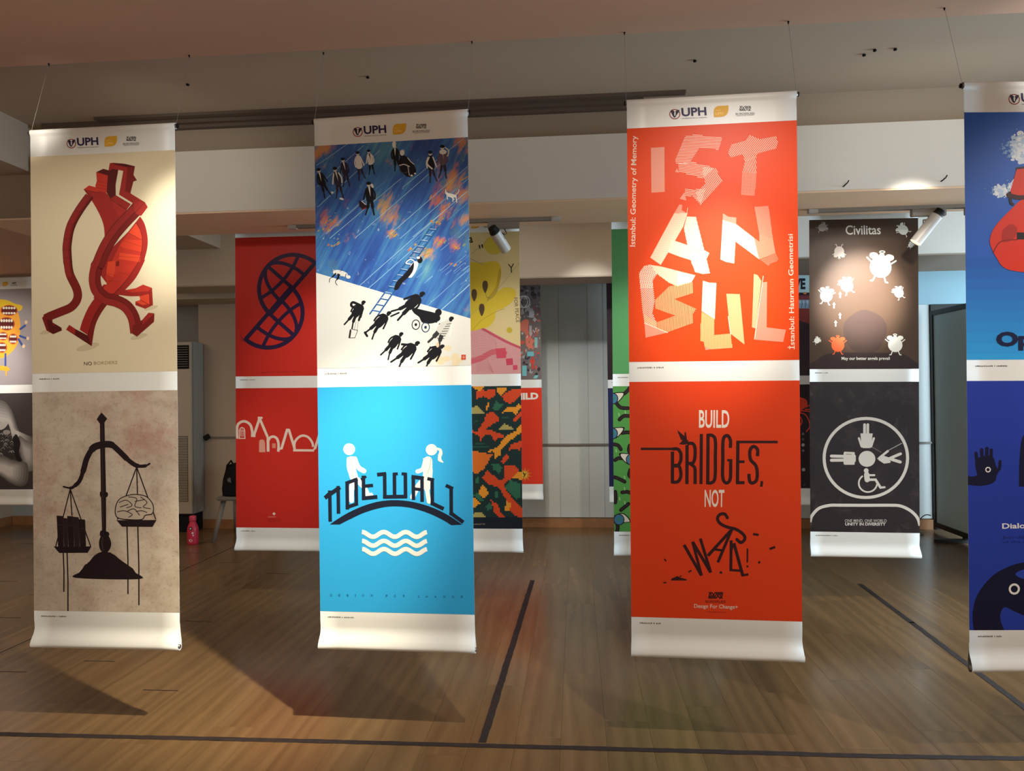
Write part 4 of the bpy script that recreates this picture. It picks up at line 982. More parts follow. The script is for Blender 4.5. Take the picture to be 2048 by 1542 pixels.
def art_dialogue():
    a = Art([(1933, 764), (2283.5, 760.5), (2289.6, 1260), (1942, 1259)], base=(38, 58, 152))
    a.frame(1900, 720, 2.448); K = (22, 22, 48); W = (226, 222, 214)
    a.poly(sm([(60, 550), (100, 575), (135, 568), (150, 540)]) + sm([(230, 560), (220, 600), (170, 620), (100, 618), (60, 605)]), K)
    a.spoly([(125, 500), (150, 480), (205, 475), (225, 520), (235, 560), (200, 600), (150, 590), (130, 550)], K)
    for l in ([(135, 530), (128, 462)], [(158, 520), (155, 445)], [(178, 520), (181, 438)], [(200, 520), (202, 446)], [(215, 560), (240, 540), (245, 502)]): a.stroke(sm(l), 17 if l[0][0] < 210 else 15, K)
    a.ring(187, 542, 11, 5, W, n=18)
    a.spoly([(420, 330), (370, 360), (345, 420), (338, 600), (360, 625), (560, 625), (600, 420), (520, 340)], K)
    a.text('Dialogue', (258, 838), (445, 834), 34, W, .02); a.text('borders', (262, 880), (400, 876), 16, (28, 36, 96)); a.text('of the world', (262, 900), (440, 896), 12, (28, 36, 96))
    a.poly(sm([(125, 1330), (118, 1240), (140, 1150), (210, 1060), (300, 1010), (400, 990), (560, 1000), (700, 1050)]) + sm([(700, 1250), (520, 1270), (400, 1260), (320, 1230), (270, 1210), (250, 1260), (275, 1330)]), K)
    a.ring(318, 1122, 22, 10, W, n=24); a.spoly([(325, 1045), (380, 1025), (480, 1030), (380, 1070), (340, 1065)], (42, 64, 160))
    return a

# ------------------------------------------------------------------ prints, middle row
def art_globe():
    a = Art([(467.7, 477), (659, 471), (661, 751), (475, 750)], base=(196, 46, 36))
    a.frame(340, 400, 4.285); K = (44, 28, 62)
    # two half globes forming an S; each built in its own tilted frame
    def half(cx, cy, ang, r):
        ca, sa = math.cos(ang), math.sin(ang)
        def T(x, y): return (cx + r * (x * ca - y * sa), cy + r * (x * sa + y * ca))
        n = 24
        arc = [T(math.cos(math.pi + math.pi * i / n), math.sin(math.pi + math.pi * i / n)) for i in range(n + 1)]
        a.stroke(arc, 35, K); a.stroke([arc[-1], arc[0]], 35, K)
        a.stroke([T(0, 0), T(0, -1)], 32, K, rnd=False)
        for s_ in (-1, 1): a.stroke([T(s_ * .52 * math.cos(t), -math.sin(t)) for t in [math.pi / 2 * i / 10 for i in range(11)]], 31, K, rnd=False)
        a.stroke(sm([T(-.83, -.52), T(-.45, -.42), T(0, -.38), T(.45, -.42), T(.83, -.52)]), 30, K, rnd=False)
    half(1050, 765, R(-49), 290); half(845, 975, R(131), 290)
    for l in ([(1235, 520), (1262, 505)], [(1240, 505), (1255, 492)], [(612, 1160), (630, 1215)], [(625, 1175), (645, 1210)]): a.stroke(l, 5, (110, 36, 48))
    a.text('GEOMETRY OF SOLIDARITY WORLD', (790, 1476), (1110, 1472), 10, (140, 36, 34))
    return a
def art_skyline():
    a = Art([(474.8, 778), (661, 775), (662.4, 1056.6), (470, 1056)], base=(192, 44, 34))
    a.frame(340, 740, 3.953); W = (222, 200, 184)
    S = lambda p, w_=22, r_=False: a.stroke(p, w_, W, rnd=r_)
    S(sm([(538, 540), (538, 450), (560, 415), (600, 405), (640, 430), (655, 480), (655, 525)]), 20); S([(645, 518), (680, 518)], 16)
    S([(664, 525), (718, 370)], 20); S([(712, 374), (775, 525)], 20); S([(700, 376), (738, 376)], 16)
    a.stroke([(555, 538), (555, 475), (563, 458), (577, 452), (590, 458), (597, 475), (597, 538)], 7, W); a.stroke([(576, 456), (576, 525)], 4, W); a.stroke([(552, 538), (600, 538)], 7, W); a.stroke([(558, 480), (596, 480)], 3, W); a.stroke([(566, 520), (566, 470)], 4, W); a.stroke([(587, 520), (587, 470)], 4, W)
    S([(778, 525), (778, 640)], 22); S(sm([(778, 560), (795, 530), (825, 522), (850, 540), (860, 580), (858, 640)]), 20)
    a.poly(sm([(708, 575), (712, 552), (730, 545), (748, 552), (754, 575)]) + [(756, 645), (706, 645)], (214, 150, 130)); a.poly([(810, 575), (838, 575), (838, 612), (810, 612)], (210, 130, 112))
    S([(868, 618), (892, 612)], 16); S([(884, 612), (930, 465)], 20); S([(922, 466), (948, 466)], 14); S([(942, 465), (988, 618)], 20)
    S(sm([(985, 600), (990, 560), (1020, 525), (1055, 512), (1095, 525), (1125, 565), (1132, 600)]), 18); S([(975, 628), (1140, 628)], 18)
    S([(1136, 620), (1150, 612)], 14); S([(1146, 615), (1195, 465)], 20); S([(1200, 465), (1260, 600)], 20)
    a.poly([(818, 1122), (832, 1136), (818, 1150), (804, 1136)], W); a.text('Canakkale', (770, 1166), (832, 1164), 10, (214, 160, 144)); a.text('DESIGN FOR', (770, 1188), (870, 1186), 10, (130, 26, 28)); a.text('CHANGE PLUS', (770, 1202), (874, 1200), 9, (130, 26, 28))
    return a
def art_harmony():
    a = Art([(841.7, 468.5), (1039, 462), (1040.6, 748), (844.6, 750)], base=(212, 194, 140))
    a.frame(920, 420, 4.536); Y = (212, 186, 50); Yd = (186, 158, 40); G = (150, 150, 128); K = (52, 44, 36)
    a.ell(310, 320, 92, 85, (206, 184, 66), 28)
    a.poly([(230, 1080), (545, 1250), (545, 1500), (-360, 1500), (-360, 1060)], (206, 150, 150))
    a.stroke(sm([(60, 1385), (180, 1350), (300, 1290), (400, 1300)]), 50, (200, 92, 106)); a.stroke(sm([(200, 1080), (400, 1190), (560, 1260)]), 22, (188, 80, 96))
    for k in range(12): a.stroke(sm([(100, 1140 + k * 20), (200, 1100 + k * 22), (300, 1160 + k * 18), (330, 1220 + k * 10)]), 3, (190, 130, 130), rnd=False)
    for k in range(6): a.stroke(sm([(150, 1400 + k * 14), (240, 1365 + k * 16), (300, 1480)]), 3, (190, 120, 124), rnd=False)
    a.poly([(320, 1260), (412, 1255), (416, 1345), (330, 1350)], (200, 74, 94)); a.poly([(412, 1352), (475, 1348), (478, 1408), (418, 1412)], (196, 66, 90)); a.poly([(475, 1412), (517, 1410), (518, 1452), (478, 1454)], (200, 70, 92))
    a.spoly([(-60, 540), (60, 480), (200, 480), (310, 465), (365, 500), (372, 600), (330, 740), (400, 705), (480, 715), (510, 760), (470, 840), (380, 900), (330, 915), (310, 1000), (260, 1060), (190, 1080), (90, 1100), (-80, 1060)], Y)
    a.poly(sm([(365, 520), (372, 600), (330, 760), (250, 830)]) + sm([(240, 810), (320, 700), (350, 560)]), Yd)
    a.stroke(sm([(400, 900), (330, 925), (200, 1000), (110, 1096)]), 6, Yd, rnd=False); a.stroke([(0, 1040), (280, 800), (540, 480)], 3, (150, 158, 110), rnd=False); a.stroke([(90, 440), (210, 500)], 5, G, rnd=False); a.stroke([(100, 400), (250, 280)], 4, G, rnd=False); a.stroke(sm([(230, 740), (240, 790), (270, 800)]), 5, (110, 130, 70))
    for x, y in ((228, 688), (128, 765), (196, 898)):
        a.poly(sm([(x, y + 68), (x - 24, y + 15), (x - 20, y - 32), (x, y - 45), (x + 20, y - 32), (x + 24, y + 15)], True), (84, 66, 40))
    a.ell(447, 1094, 26, c=(190, 168, 44), n=20)
    a.text('Y', (440, 572), (498, 568), 80, K); a.text('FOR PEACE', (487, 800), (508, 1025), 34, (90, 72, 56)); a.text('"', (178, 355), (215, 345), 36, K); a.text('a', (85, 300), (120, 296), 52, K, .02)
    return a
def art_pixels():
    quad = [(844.9, 774), (1041, 772.4), (1045.7, 1058), (847.8, 1056.6)]
    DK = (26, 50, 50); OR = (206, 72, 36); AM = (222, 146, 44); GN = (46, 104, 78); KH = (168, 158, 92); NV = (22, 32, 44); RO = (214, 110, 40)
    shp = [(OR, [(120, 190), (150, 150), (200, 165), (270, 150), (275, 200), (230, 235), (190, 210), (130, 230)]), (AM, [(95, 135), (190, 135), (160, 170), (120, 150)]), (AM, [(300, 135), (370, 150), (330, 205), (280, 170)]),
           (OR, [(330, 210), (360, 180), (420, 150), (480, 150), (480, 200), (430, 250), (390, 268), (340, 240)]), (GN, [(255, 300), (290, 230), (300, 270), (340, 270), (310, 315), (270, 315)]), (AM, [(195, 310), (220, 260), (235, 280), (210, 320)]),
           (KH, [(95, 345), (95, 300), (125, 282), (150, 300), (195, 345)]), (AM, [(325, 345), (370, 290), (430, 300), (470, 255), (480, 300), (440, 355), (390, 325)]), (OR, [(405, 415), (480, 320), (480, 370), (440, 405)]),
           (OR, [(95, 500), (95, 480), (140, 480), (190, 400), (210, 345), (250, 330), (300, 370), (305, 400), (250, 430), (200, 475), (260, 480), (350, 520), (350, 545), (300, 530), (280, 565), (240, 515), (190, 515), (165, 565), (145, 515)]),
           (KH, [(300, 472), (330, 440), (355, 425), (385, 440), (425, 472)]), (AM, [(215, 660), (240, 630), (290, 610), (370, 520), (440, 480), (480, 425), (480, 495), (430, 530), (330, 620), (320, 670), (270, 710), (280, 660), (250, 640)]),
           (OR, [(385, 640), (400, 590), (480, 560), (480, 640), (430, 620)]), (RO, [(95, 640), (180, 650), (255, 670), (215, 740), (180, 790), (120, 825), (95, 790)]), (OR, [(320, 720), (370, 665), (388, 690), (345, 740), (380, 770), (330, 730)]),
           (GN, [(250, 740), (300, 735), (335, 770), (310, 815), (265, 790)]), (OR, [(180, 850), (215, 795), (260, 830), (310, 870), (350, 860), (355, 760), (440, 760), (470, 800), (400, 860), (350, 900), (370, 960), (430, 1030), (490, 1090), (495, 1180), (450, 1150), (350, 1000), (310, 930), (230, 905)]),
           (AM, [(410, 855), (470, 800), (490, 810), (490, 880), (450, 850)]), (GN, [(355, 930), (400, 870), (480, 900), (485, 1000), (450, 1020), (400, 970)]), (AM, [(140, 960), (185, 905), (230, 975), (190, 1015), (165, 990)]), (GN, [(105, 990), (140, 970), (190, 1030), (160, 1040)]),
           (AM, [(100, 1000), (165, 1050), (120, 1090), (100, 1080)]), (OR, [(240, 1025), (300, 1060), (320, 1120), (380, 1180), (330, 1180), (270, 1130), (260, 1080)]), (AM, [(350, 1110), (370, 1040), (410, 1060), (390, 1115)]), (OR, [(390, 1100), (430, 1060), (495, 1110), (495, 1180), (420, 1140)]), (GN, [(205, 1080), (240, 1050), (260, 1090), (220, 1110)]), (KH, [(100, 1170), (110, 1125), (180, 1130), (220, 1170)]),
           (GN, [(120, 860), (150, 840), (150, 890), (120, 890)]), (GN, [(270, 985), (290, 950), (310, 1000), (285, 1010)]), (NV, [(90, 1186), (510, 1186), (510, 1270), (90, 1270)]), ((36, 78, 66), [(120, 575), (200, 575), (200, 583), (120, 583)]), ((36, 78, 66), [(100, 600), (230, 600), (230, 608), (100, 608)]), ((36, 78, 66), [(330, 370), (400, 370), (370, 385), (330, 385)]), ((36, 78, 66), [(100, 420), (140, 390), (140, 400), (110, 430)])]
    a = Art(quad, base=DK); a.frame(920, 740, 3.953)
    Hq = a.H; nx, ny = 62, 88
    def uvp(p): return Hq(920 + p[0] / 3.953, 740 + p[1] / 3.953)
    S = [(c, [uvp(p) for p in pts]) for c, pts in shp]
    def inside(u, v, P):
        r = False
        for i in range(len(P)):
            (x0, y0), (x1, y1) = P[i - 1], P[i]
            if (y0 > v) != (y1 > v) and u < (x1 - x0) * (v - y0) / (y1 - y0) + x0: r = not r
        return r
    runs = {}
    for j in range(ny):
        row = []
        for i in range(nx):
            u = (i + .5) / nx; v = (j + .5) / ny; uu = u if u > .5 else 1.0 - u; vv = v if u > .5 else (v * .93 if v < .94 else v)
            col = None
            for c, P in S:
                if inside(uu, vv, P): col = c
            if v > .925: col = NV
            row.append(col)
        i = 0
        while i < nx:
            k = i
            while k + 1 < nx and row[k + 1] == row[i]: k += 1
            if row[i] is not None: runs.setdefault(row[i], []).append((i / nx, (k + 1) / nx, j / ny, (j + 1) / ny))
            i = k + 1
    for c, L in runs.items():
        uv = []; fs = []
        for (u0, u1, v0, v1) in L:
            b = len(uv); uv += [(u0, v0), (u1, v0), (u1, v1), (u0, v1)]; fs.append((b, b + 1, b + 2, b + 3))
        a.raw(uv, fs, c)
    a.text('Colors of the Future', (-150, 1228), (200, 1224), 15, (150, 146, 130))
    return a
def art_green():
    a = Art([(1223.8, 458.6), (1429.6, 453.2), (1432.5, 746), (1225.3, 748)], base=(86, 158, 98))
    a.stroke([(1300, 600), (1360, 560), (1400, 640)], 20, (60, 120, 80)); a.ell(1350, 640, 40, 50, (60, 120, 80), 24)
    return a
def art_eyes():
    a = Art([(1225.6, 773.6), (1432.7, 771), (1435.6, 1065), (1227.4, 1063.8)], base=(84, 156, 76))
    a.frame(920, 740, 3.953); K = (34, 26, 28); W = (224, 218, 200)
    def worm(p, w_=30): a.stroke(sm(p), w_ + 4, K); a.stroke(sm(p), w_ * .3, (58, 46, 46), rnd=False)
    for dx in (0, 290, 580):
        for p in ([(1235, 265), (1270, 300), (1330, 305)], [(1260, 395), (1300, 365), (1380, 375)], [(1300, 190), (1330, 160), (1350, 130)], [(1215, 590), (1250, 600), (1270, 630)], [(1280, 500), (1320, 495), (1360, 500)], [(1225, 715), (1250, 700), (1290, 700)], [(1220, 850), (1250, 860), (1300, 885)], [(1340, 600), (1335, 640), (1360, 690)], [(1225, 965), (1230, 1010), (1225, 1050)], [(1280, 970), (1320, 965), (1360, 980)], [(1345, 790), (1335, 830), (1350, 850)], [(1270, 1110), (1300, 1085), (1330, 1060)], [(1235, 1200), (1245, 1240), (1240, 1280)]):
            worm([(x + dx, y) for x, y in p], 26)
        for x, y, f in ((1215, 225, 1), (1212, 500, 1), (1345, 705, -1), (1262, 1180, 1)):
            x += dx
            o = [(x + f * 90, y - 40 if y != 1180 else y + 20), (x + f * 30, y - 45), (x - f * 40, y - 30), (x - f * 60, y + 10), (x - f * 20, y + 50), (x + f * 40, y + 30)]
            a.spoly(o, K); a.spoly([(x + (q[0] - x) * .86, y + (q[1] - y) * .84) for q in o], W)
            a.ell(x - f * 8, y + 5, 44, 46, K, 22); a.ell(x - f * 8, y + 5, 37, 39, (66, 124, 160), 22); a.ell(x - f * 2, y + 2, 20, 16, (60, 130, 120), 14)
        for x, y in ((1255, 355), (1305, 335), (1342, 565), (1232, 640), (1298, 850), (1298, 940), (1258, 1020), (1300, 1050)): a.stroke([(x + dx, y - 8), (x + dx + 3, y + 10)], 10, (150, 196, 130))
    return a
def bug(a, x, y, r, c, rot=0.0, halo=True):
    ca, sa = math.cos(rot), math.sin(rot); T = lambda u, v: (x + r * (u * ca - v * sa), y + r * (u * sa + v * ca))
    a.ell(x, y, r, c=c, n=24)
    for s_ in (-1, 1):
        a.spoly([T(s_ * .15, -.75), T(s_ * .5, -1.25), T(s_ * 1.05, -1.2), T(s_ * 1.1, -.85), T(s_ * .6, -.6)], c)
        a.stroke([T(s_ * .85, -.35), T(s_ * 1.35, -.75)], r * .13, c); a.stroke([T(s_ * .4, .85), T(s_ * .6, 1.35)], r * .14, c); a.stroke([T(s_ * .6, 1.35), T(s_ * .78, 1.38)], r * .14, c)
    h = T(0, -1.05); a.ell(h[0], h[1], r * .26, c=c, n=14)
    if halo: h = T(0, -1.42); a.ring(h[0], h[1], r * .24, r * .09, c, ry=r * .1, n=14)
def art_civ():
    a = Art([(1619.4, 440), (1839.5, 433.7), (1835, 738), (1619.4, 740)], base=(72, 55, 43))
    a.frame(1580, 380, 4.058); W = (214, 214, 204); D = (50, 38, 38)
    a.spoly([(430, 1130), (460, 1060), (540, 1000), (610, 980), (700, 1010), (760, 1060), (785, 1140), (750, 1240), (700, 1310), (600, 1340), (510, 1310), (450, 1230)], (60, 46, 42))
    a.spoly([(170, 1470), (230, 1380), (320, 1335), (500, 1325), (700, 1325), (900, 1335), (980, 1380), (1045, 1470)], D)
    bug(a, 266, 305, 32, (150, 142, 138), 1.1); bug(a, 404, 500, 40, (170, 160, 152), math.pi * 1.0); a.poly([(360, 520), (450, 520), (445, 535), (362, 535)], (170, 160, 152))
    bug(a, 930, 320, 40, W, -.9); bug(a, 988, 447, 20, W, .6); bug(a, 740, 628, 88, W, .12); bug(a, 465, 785, 50, W, -.35); bug(a, 296, 868, 50, W, .15); bug(a, 885, 840, 38, W, -.4); bug(a, 218, 1232, 22, W, .8); bug(a, 848, 1262, 58, W, 0); bug(a, 386, 1268, 52, (226, 92, 52), 0)
    for x, y in ((408, 860), (358, 945), (406, 1030), (370, 1092)): a.stroke([(x, y - 16), (x, y + 20)], 11, W); a.poly([(x - 13, y - 6), (x + 13, y - 6), (x, y - 26)], W)
    a.text('Civilitas', (458, 364), (745, 358), 78, W, .012); a.text('May our better angels prevail', (415, 1393), (802, 1390), 32, W, .02)
    return a
def art_unity():
    g = grunge('chalky_black_print', (40, 32, 34), [((74, 64, 64), 5, .5, .75, .6, .4), ((92, 84, 82), 9, .58, .75, .6, .6), ((96, 88, 86), 50, .64, .78, .5, 0)])
    a = Art([(1620, 764.8), (1834.5, 763.5), (1839.8, 1066.8), (1620, 1062.5)], base=g)
    a.frame(1580, 740, 3.953); W = (214, 208, 198)
    a.ring(596, 692, 328, 24, W, ry=312, n=56); a.ell(604, 697, 66, 63, W, 32)
    # top figure, head at the hub
    a.poly([(552, 497), (648, 497), (636, 600), (628, 612), (572, 612), (562, 600)], W); a.stroke([(584, 510), (584, 428)], 21, W); a.stroke([(609, 510), (609, 428)], 21, W); a.stroke([(540, 535), (562, 600)], 17, W); a.stroke([(657, 535), (636, 600)], 17, W)
    # left figure
    a.poly([(420, 652), (500, 652), (516, 672), (516, 715), (500, 735), (420, 735)], W); a.stroke([(430, 678), (325, 675)], 24, W); a.stroke([(430, 707), (325, 708)], 24, W); a.stroke([(430, 649), (500, 652)], 17, W); a.stroke([(430, 735), (500, 735)], 17, W)
    a.stroke([(440, 660), (485, 662)], 3, (44, 36, 38), rnd=False)
    # right figure with cane
    a.poly([(682, 694), (735, 672), (790, 690), (800, 705), (730, 725)], W); a.stroke([(700, 690), (768, 635)], 18, W); a.stroke([(700, 700), (740, 726), (782, 720)], 17, W); a.stroke([(780, 695), (866, 722)], 24, W); a.stroke([(790, 690), (868, 657)], 22, W); a.stroke([(768, 632), (876, 574)], 6, (170, 164, 158)); a.stroke([(645, 605), (715, 645)], 5, (120, 112, 110))
    # wheelchair
    a.stroke([(612 + 72 * math.cos(t), 890 + 70 * math.sin(t)) for t in [R(8 + 8 * k) for k in range(29)]], 13, W)
    a.ell(598, 790, 19, c=W, n=18); a.stroke([(602, 820), (606, 862)], 42, W); a.stroke([(610, 862), (672, 862), (712, 925)], 20, W); a.stroke([(712, 925), (744, 922)], 16, W); a.stroke([(620, 826), (662, 826)], 16, W)
    a.stroke(sm([(155, 1200), (170, 1150), (225, 1090), (310, 1066), (400, 1065), (600, 1066), (780, 1066), (870, 1072), (950, 1110), (1005, 1165), (1028, 1230)]), 24, W, rnd=False)
    a.text('ONE MIND. ONE WORLD', (430, 1201), (762, 1203), 24, (196, 188, 180), .003); a.text('UNITY IN DIVERSITY', (433, 1228), (755, 1230), 24, (210, 204, 196), .03)
    return a
# ------------------------------------------------------------------ prints, far row
def art_shout():
    a = Art([(-59.6, 580), (65.3, 575.4), (68, 769), (-58, 771)], base=(150, 142, 142))
    a.frame(0, 530, 2.91); Y = (232, 160, 50); B = (52, 74, 140)
    a.spoly([(-60, 230), (20, 220), (90, 250), (118, 340), (105, 450), (50, 520), (-10, 540), (-90, 500), (-150, 380), (-120, 270)], Y)
    a.spoly([(-120, 230), (-60, 200), (30, 200), (80, 220), (128, 235), (118, 262), (80, 258), (20, 240), (-60, 250)], (226, 190, 40))
    for x, y, rx, ry in ((52, 262, 44, 26), (38, 340, 42, 34), (76, 428, 22, 26), (18, 412, 22, 20), (12, 478, 24, 26), (-60, 330, 40, 36), (-50, 430, 36, 30)):
        a.ell(x, y, rx + 6, ry + 6, (186, 80, 30), 20); a.ell(x, y, rx, ry, (90, 26, 20), 20)
        for k in range(5): a.ell(x - rx * .7 + k * rx * .35, y - ry * .55, rx * .16, ry * .28, (226, 218, 200), 8); a.ell(x - rx * .7 + k * rx * .35, y + ry * .6, rx * .16, ry * .26, (226, 218, 200), 8)
    for l, e in (([(118, 370), (145, 350)], (152, 330)), ([(116, 410), (155, 425)], (162, 424)), ([(108, 430), (130, 465)], (138, 470)), ([(-150, 400), (-190, 370)], (-195, 360))):
        a.stroke(l, 12, B); a.ell(e[0], e[1], 9, 11, (222, 190, 150), 10)
    a.stroke([(32, 515), (32, 585)], 10, B); a.stroke([(-50, 515), (-52, 585)], 10, B); a.spoly([(-60, 590), (20, 585), (55, 600), (50, 615), (0, 612), (-60, 612)], Y); a.stroke([(36, 610), (38, 640)], 8, Y)
    return a
def art_profile():
    a = Art([(-58, 787.5), (68.7, 786), (69.4, 979.5), (-56.7, 979)], base=(64, 58, 58))
    a.frame(0, 530, 2.91)
    g = lambda v: (v, v - 4, v - 8)
    def grad(pts, c0, c1, n=7):
        cx = sum(p[0] for p in pts) / len(pts); cy = sum(p[1] for p in pts) / len(pts)
        for k in range(n):
            t = 1 - k / n * .75; a.spoly([(cx + (p[0] - cx) * t, cy + (p[1] - cy) * t) for p in pts], g(int(c0 + (c1 - c0) * k / (n - 1))), 4)
    grad([(-160, 780), (0, 785), (60, 830), (90, 900), (110, 960), (150, 1000), (196, 1010), (200, 1100), (150, 1150), (120, 1100), (80, 1040), (50, 930), (0, 860), (-160, 850)], 92, 196)
    grad([(110, 1000), (150, 1020), (200, 1060), (203, 1180), (160, 1200), (120, 1110)], 110, 176)
    grad([(-160, 1110), (0, 1110), (90, 1140), (160, 1160), (162, 1260), (120, 1290), (60, 1270), (-20, 1220), (-160, 1200)], 96, 200)
    a.spoly([(80, 1000), (100, 990), (120, 1040), (110, 1100), (130, 1140), (100, 1140), (70, 1060)], (34, 30, 32))
    a.spoly([(-40, 980), (0, 930), (30, 950), (60, 1010), (84, 1090), (70, 1135), (20, 1105), (-40, 1080)], (52, 48, 48)); a.spoly([(0, 920), (50, 915), (30, 950), (0, 960)], g(190))
    rnd = random.Random(8)
    for k in range(26):
        x = rnd.uniform(-20, 70); y = rnd.uniform(985, 1110); a.stroke(sm([(x, y), (x + 10, y - 8), (x + 18, y + 4)]), 3, g(rnd.choice((120, 150, 170))), rnd=False)
    a.ell(40, 975, 22, 14, g(150), 14)
    return a
def art_collage():
    a = Art([(947, 570), (1080.5, 567), (1083, 754), (949.5, 757)], base=(112, 102, 100))
    a.frame(920, 420, 4.536); rnd = random.Random(12)
    pal = ((150, 140, 138), (80, 70, 74), (190, 184, 184), (206, 112, 92), (60, 54, 60), (120, 186, 190))
    for k in range(330):
        u = rnd.uniform(120, 735); y = rnd.uniform(690, 1505)
        if y < 800: c = rnd.choice(pal[:2] + ((64, 56, 62),))
        elif y < 980: c = rnd.choice(((170, 162, 160), (196, 190, 190), (96, 86, 92), (140, 132, 130)))
        elif y < 1250: c = rnd.choice(((206, 112, 92), (200, 80, 66), (190, 182, 178), (140, 118, 122), (150, 96, 92)))
        else: c = rnd.choice(((120, 186, 190), (48, 44, 52), (190, 72, 60), (100, 92, 100), (150, 150, 150)))
        w_ = rnd.uniform(8, 30); h_ = rnd.uniform(6, 26); r_ = rnd.uniform(0, 3)
        a.ell(u, y, w_, h_, c, rnd.choice((4, 5, 7)), r_)
    for x in (570, 590, 430): a.ring(x, 830, 44, 8, (206, 200, 198), ry=52, n=20)
    a.spoly([(550, 1020), (590, 985), (625, 1000), (620, 1080), (660, 1180), (640, 1240), (600, 1210), (590, 1110), (550, 1080)], (210, 116, 96))
    for k in range(26):
        x = rnd.uniform(600, 725); y = rnd.uniform(780, 1180); a.stroke([(x, y), (x + rnd.uniform(-16, 16), y + rnd.uniform(8, 26))], 6, rnd.choice(((208, 204, 200), (90, 84, 92), (206, 60, 50))), rnd=False)
    for x, y, w_, h_, c in ((650, 940, 46, 60, (190, 186, 190)), (640, 1080, 22, 80, (176, 168, 172)), (690, 1190, 26, 90, (130, 180, 178)), (640, 1290, 60, 40, (110, 176, 186)), (585, 1440, 40, 90, (110, 176, 186)), (660, 1370, 18, 110, (190, 62, 52))): a.poly([(x - w_ / 2, y - h_ / 2), (x + w_ / 2, y - h_ / 2), (x + w_ / 2, y + h_ / 2), (x - w_ / 2, y + h_ / 2)], c)
    return a
def art_child():
    a = Art([(949.7, 774), (1082.4, 771.6), (1087, 972), (952, 971)], base=(216, 58, 36))
    a.frame(920, 740, 3.953)
    a.text('CHILD', (372, 228), (617, 220), 56, (230, 226, 214), .05)
    cx, cy = 510, 838
    for k in range(22):
        an = k * 2 * math.pi / 22; r_ = 66 if k % 2 else 46
        a.poly([(cx + 14 * math.cos(an + .3), cy + 14 * math.sin(an + .3)), (cx + r_ * math.cos(an), cy + r_ * math.sin(an)), (cx + 14 * math.cos(an - .3), cy + 14 * math.sin(an - .3))], (214, 172, 62))
    a.ell(cx, cy, 22, c=(214, 172, 62), n=16); a.stroke([(500, 822), (516, 840), (505, 856)], 7, BLK); a.stroke([(505, 835), (524, 828)], 5, BLK)
    return a
def art_dark():
    a = Art([(1212, 568), (1352, 560), (1355, 757.6), (1215.4, 755)], base=(46, 34, 36)); a.ell(1300, 660, 30, 40, (86, 60, 60), 24); return a
def art_navy():
    a = Art([(1216.5, 774), (1355, 774.4), (1358.5, 973), (1218.5, 977)], base=(36, 38, 84)); a.ell(1300, 870, 34, 34, (70, 72, 130), 24); return a
CQ = [(1499.2, 546.6), (1648.2, 542.9), (1651.4, 748), (1502.2, 748)]
def art_bridge():
    a = Art(CQ, base=(150, 62, 62))
    a.frame(1580, 380, 4.058); S = (188, 220, 226); K = (36, 30, 40)
    a.poly([(-400, 690), (400, 690), (400, 830), (-400, 830)], S)
    a.text('LOVE', (-70, 805), (124, 805), 90, K, .05); a.poly([(-400, 830), (400, 830), (400, 852), (-400, 852)], (50, 34, 46))
    for x in (-60, 20, 60, 120, 200): a.ell(x, 835, 14, 10, (214, 130, 70), 10)
    a.poly([(-400, 852), (400, 852), (400, 890), (-400, 890)], (132, 60, 66))
    a.poly([(-400, 888), (400, 888), (400, 960), (-400, 950)], (150, 178, 200))
    for k in range(24): a.stroke([(-330 + k * 30, 955), (-318 + k * 30, 895)], 6, (86, 108, 146), rnd=False); a.ell(-312 + k * 30, 905, 9, 14, (196, 214, 226), 8)
    a.poly([(-400, 1040), (60, 1050), (160, 1080), (400, 1090), (400, 1500), (-400, 1500)], (62, 46, 54))
    return a
def art_crab():
    a = Art([(1502.5, 766), (1651.6, 765), (1654.8, 975), (1505.4, 975)], base=(38, 26, 34))
    a.frame(1580, 740, 3.953); Rd = (216, 62, 40); W = (170, 166, 168)
    a.spoly([(-90, 250), (-60, 210), (20, 195), (90, 205), (130, 225), (135, 270), (100, 300), (70, 330), (0, 340), (-60, 310)], Rd)
    a.stroke(sm([(20, 210), (58, 200), (52, 175), (20, 160)]), 9, Rd)
    for l in ([(130, 280), (160, 262)], [(120, 300), (175, 300)]): a.stroke(l, 9, Rd)
    for l in ([(70, 325), (120, 340), (150, 390), (155, 440), (130, 475)], [(40, 335), (80, 360), (95, 400), (70, 435), (48, 445)], [(90, 310), (160, 320), (200, 370), (205, 430)], [(-10, 335), (-40, 380), (-60, 430)], [(-50, 320), (-100, 370), (-120, 430)]): a.stroke(sm(l), 9, Rd)
    for x, y, r_, c in ((103, 495, 11, (104, 96, 100)), (103, 538, 11, (90, 82, 88)), (103, 583, 13, (168, 164, 166)), (104, 628, 11, (110, 104, 108)), (107, 780, 14, (160, 156, 160)), (112, 902, 9, (74, 60, 66)), (50, 495, 9, W), (50, 538, 9, W), (52, 628, 8, (110, 104, 108))): a.ell(x, y, r_, c=c, n=14)
    a.ring(40, 495, 38, 3, (90, 84, 88), n=24)
    return a

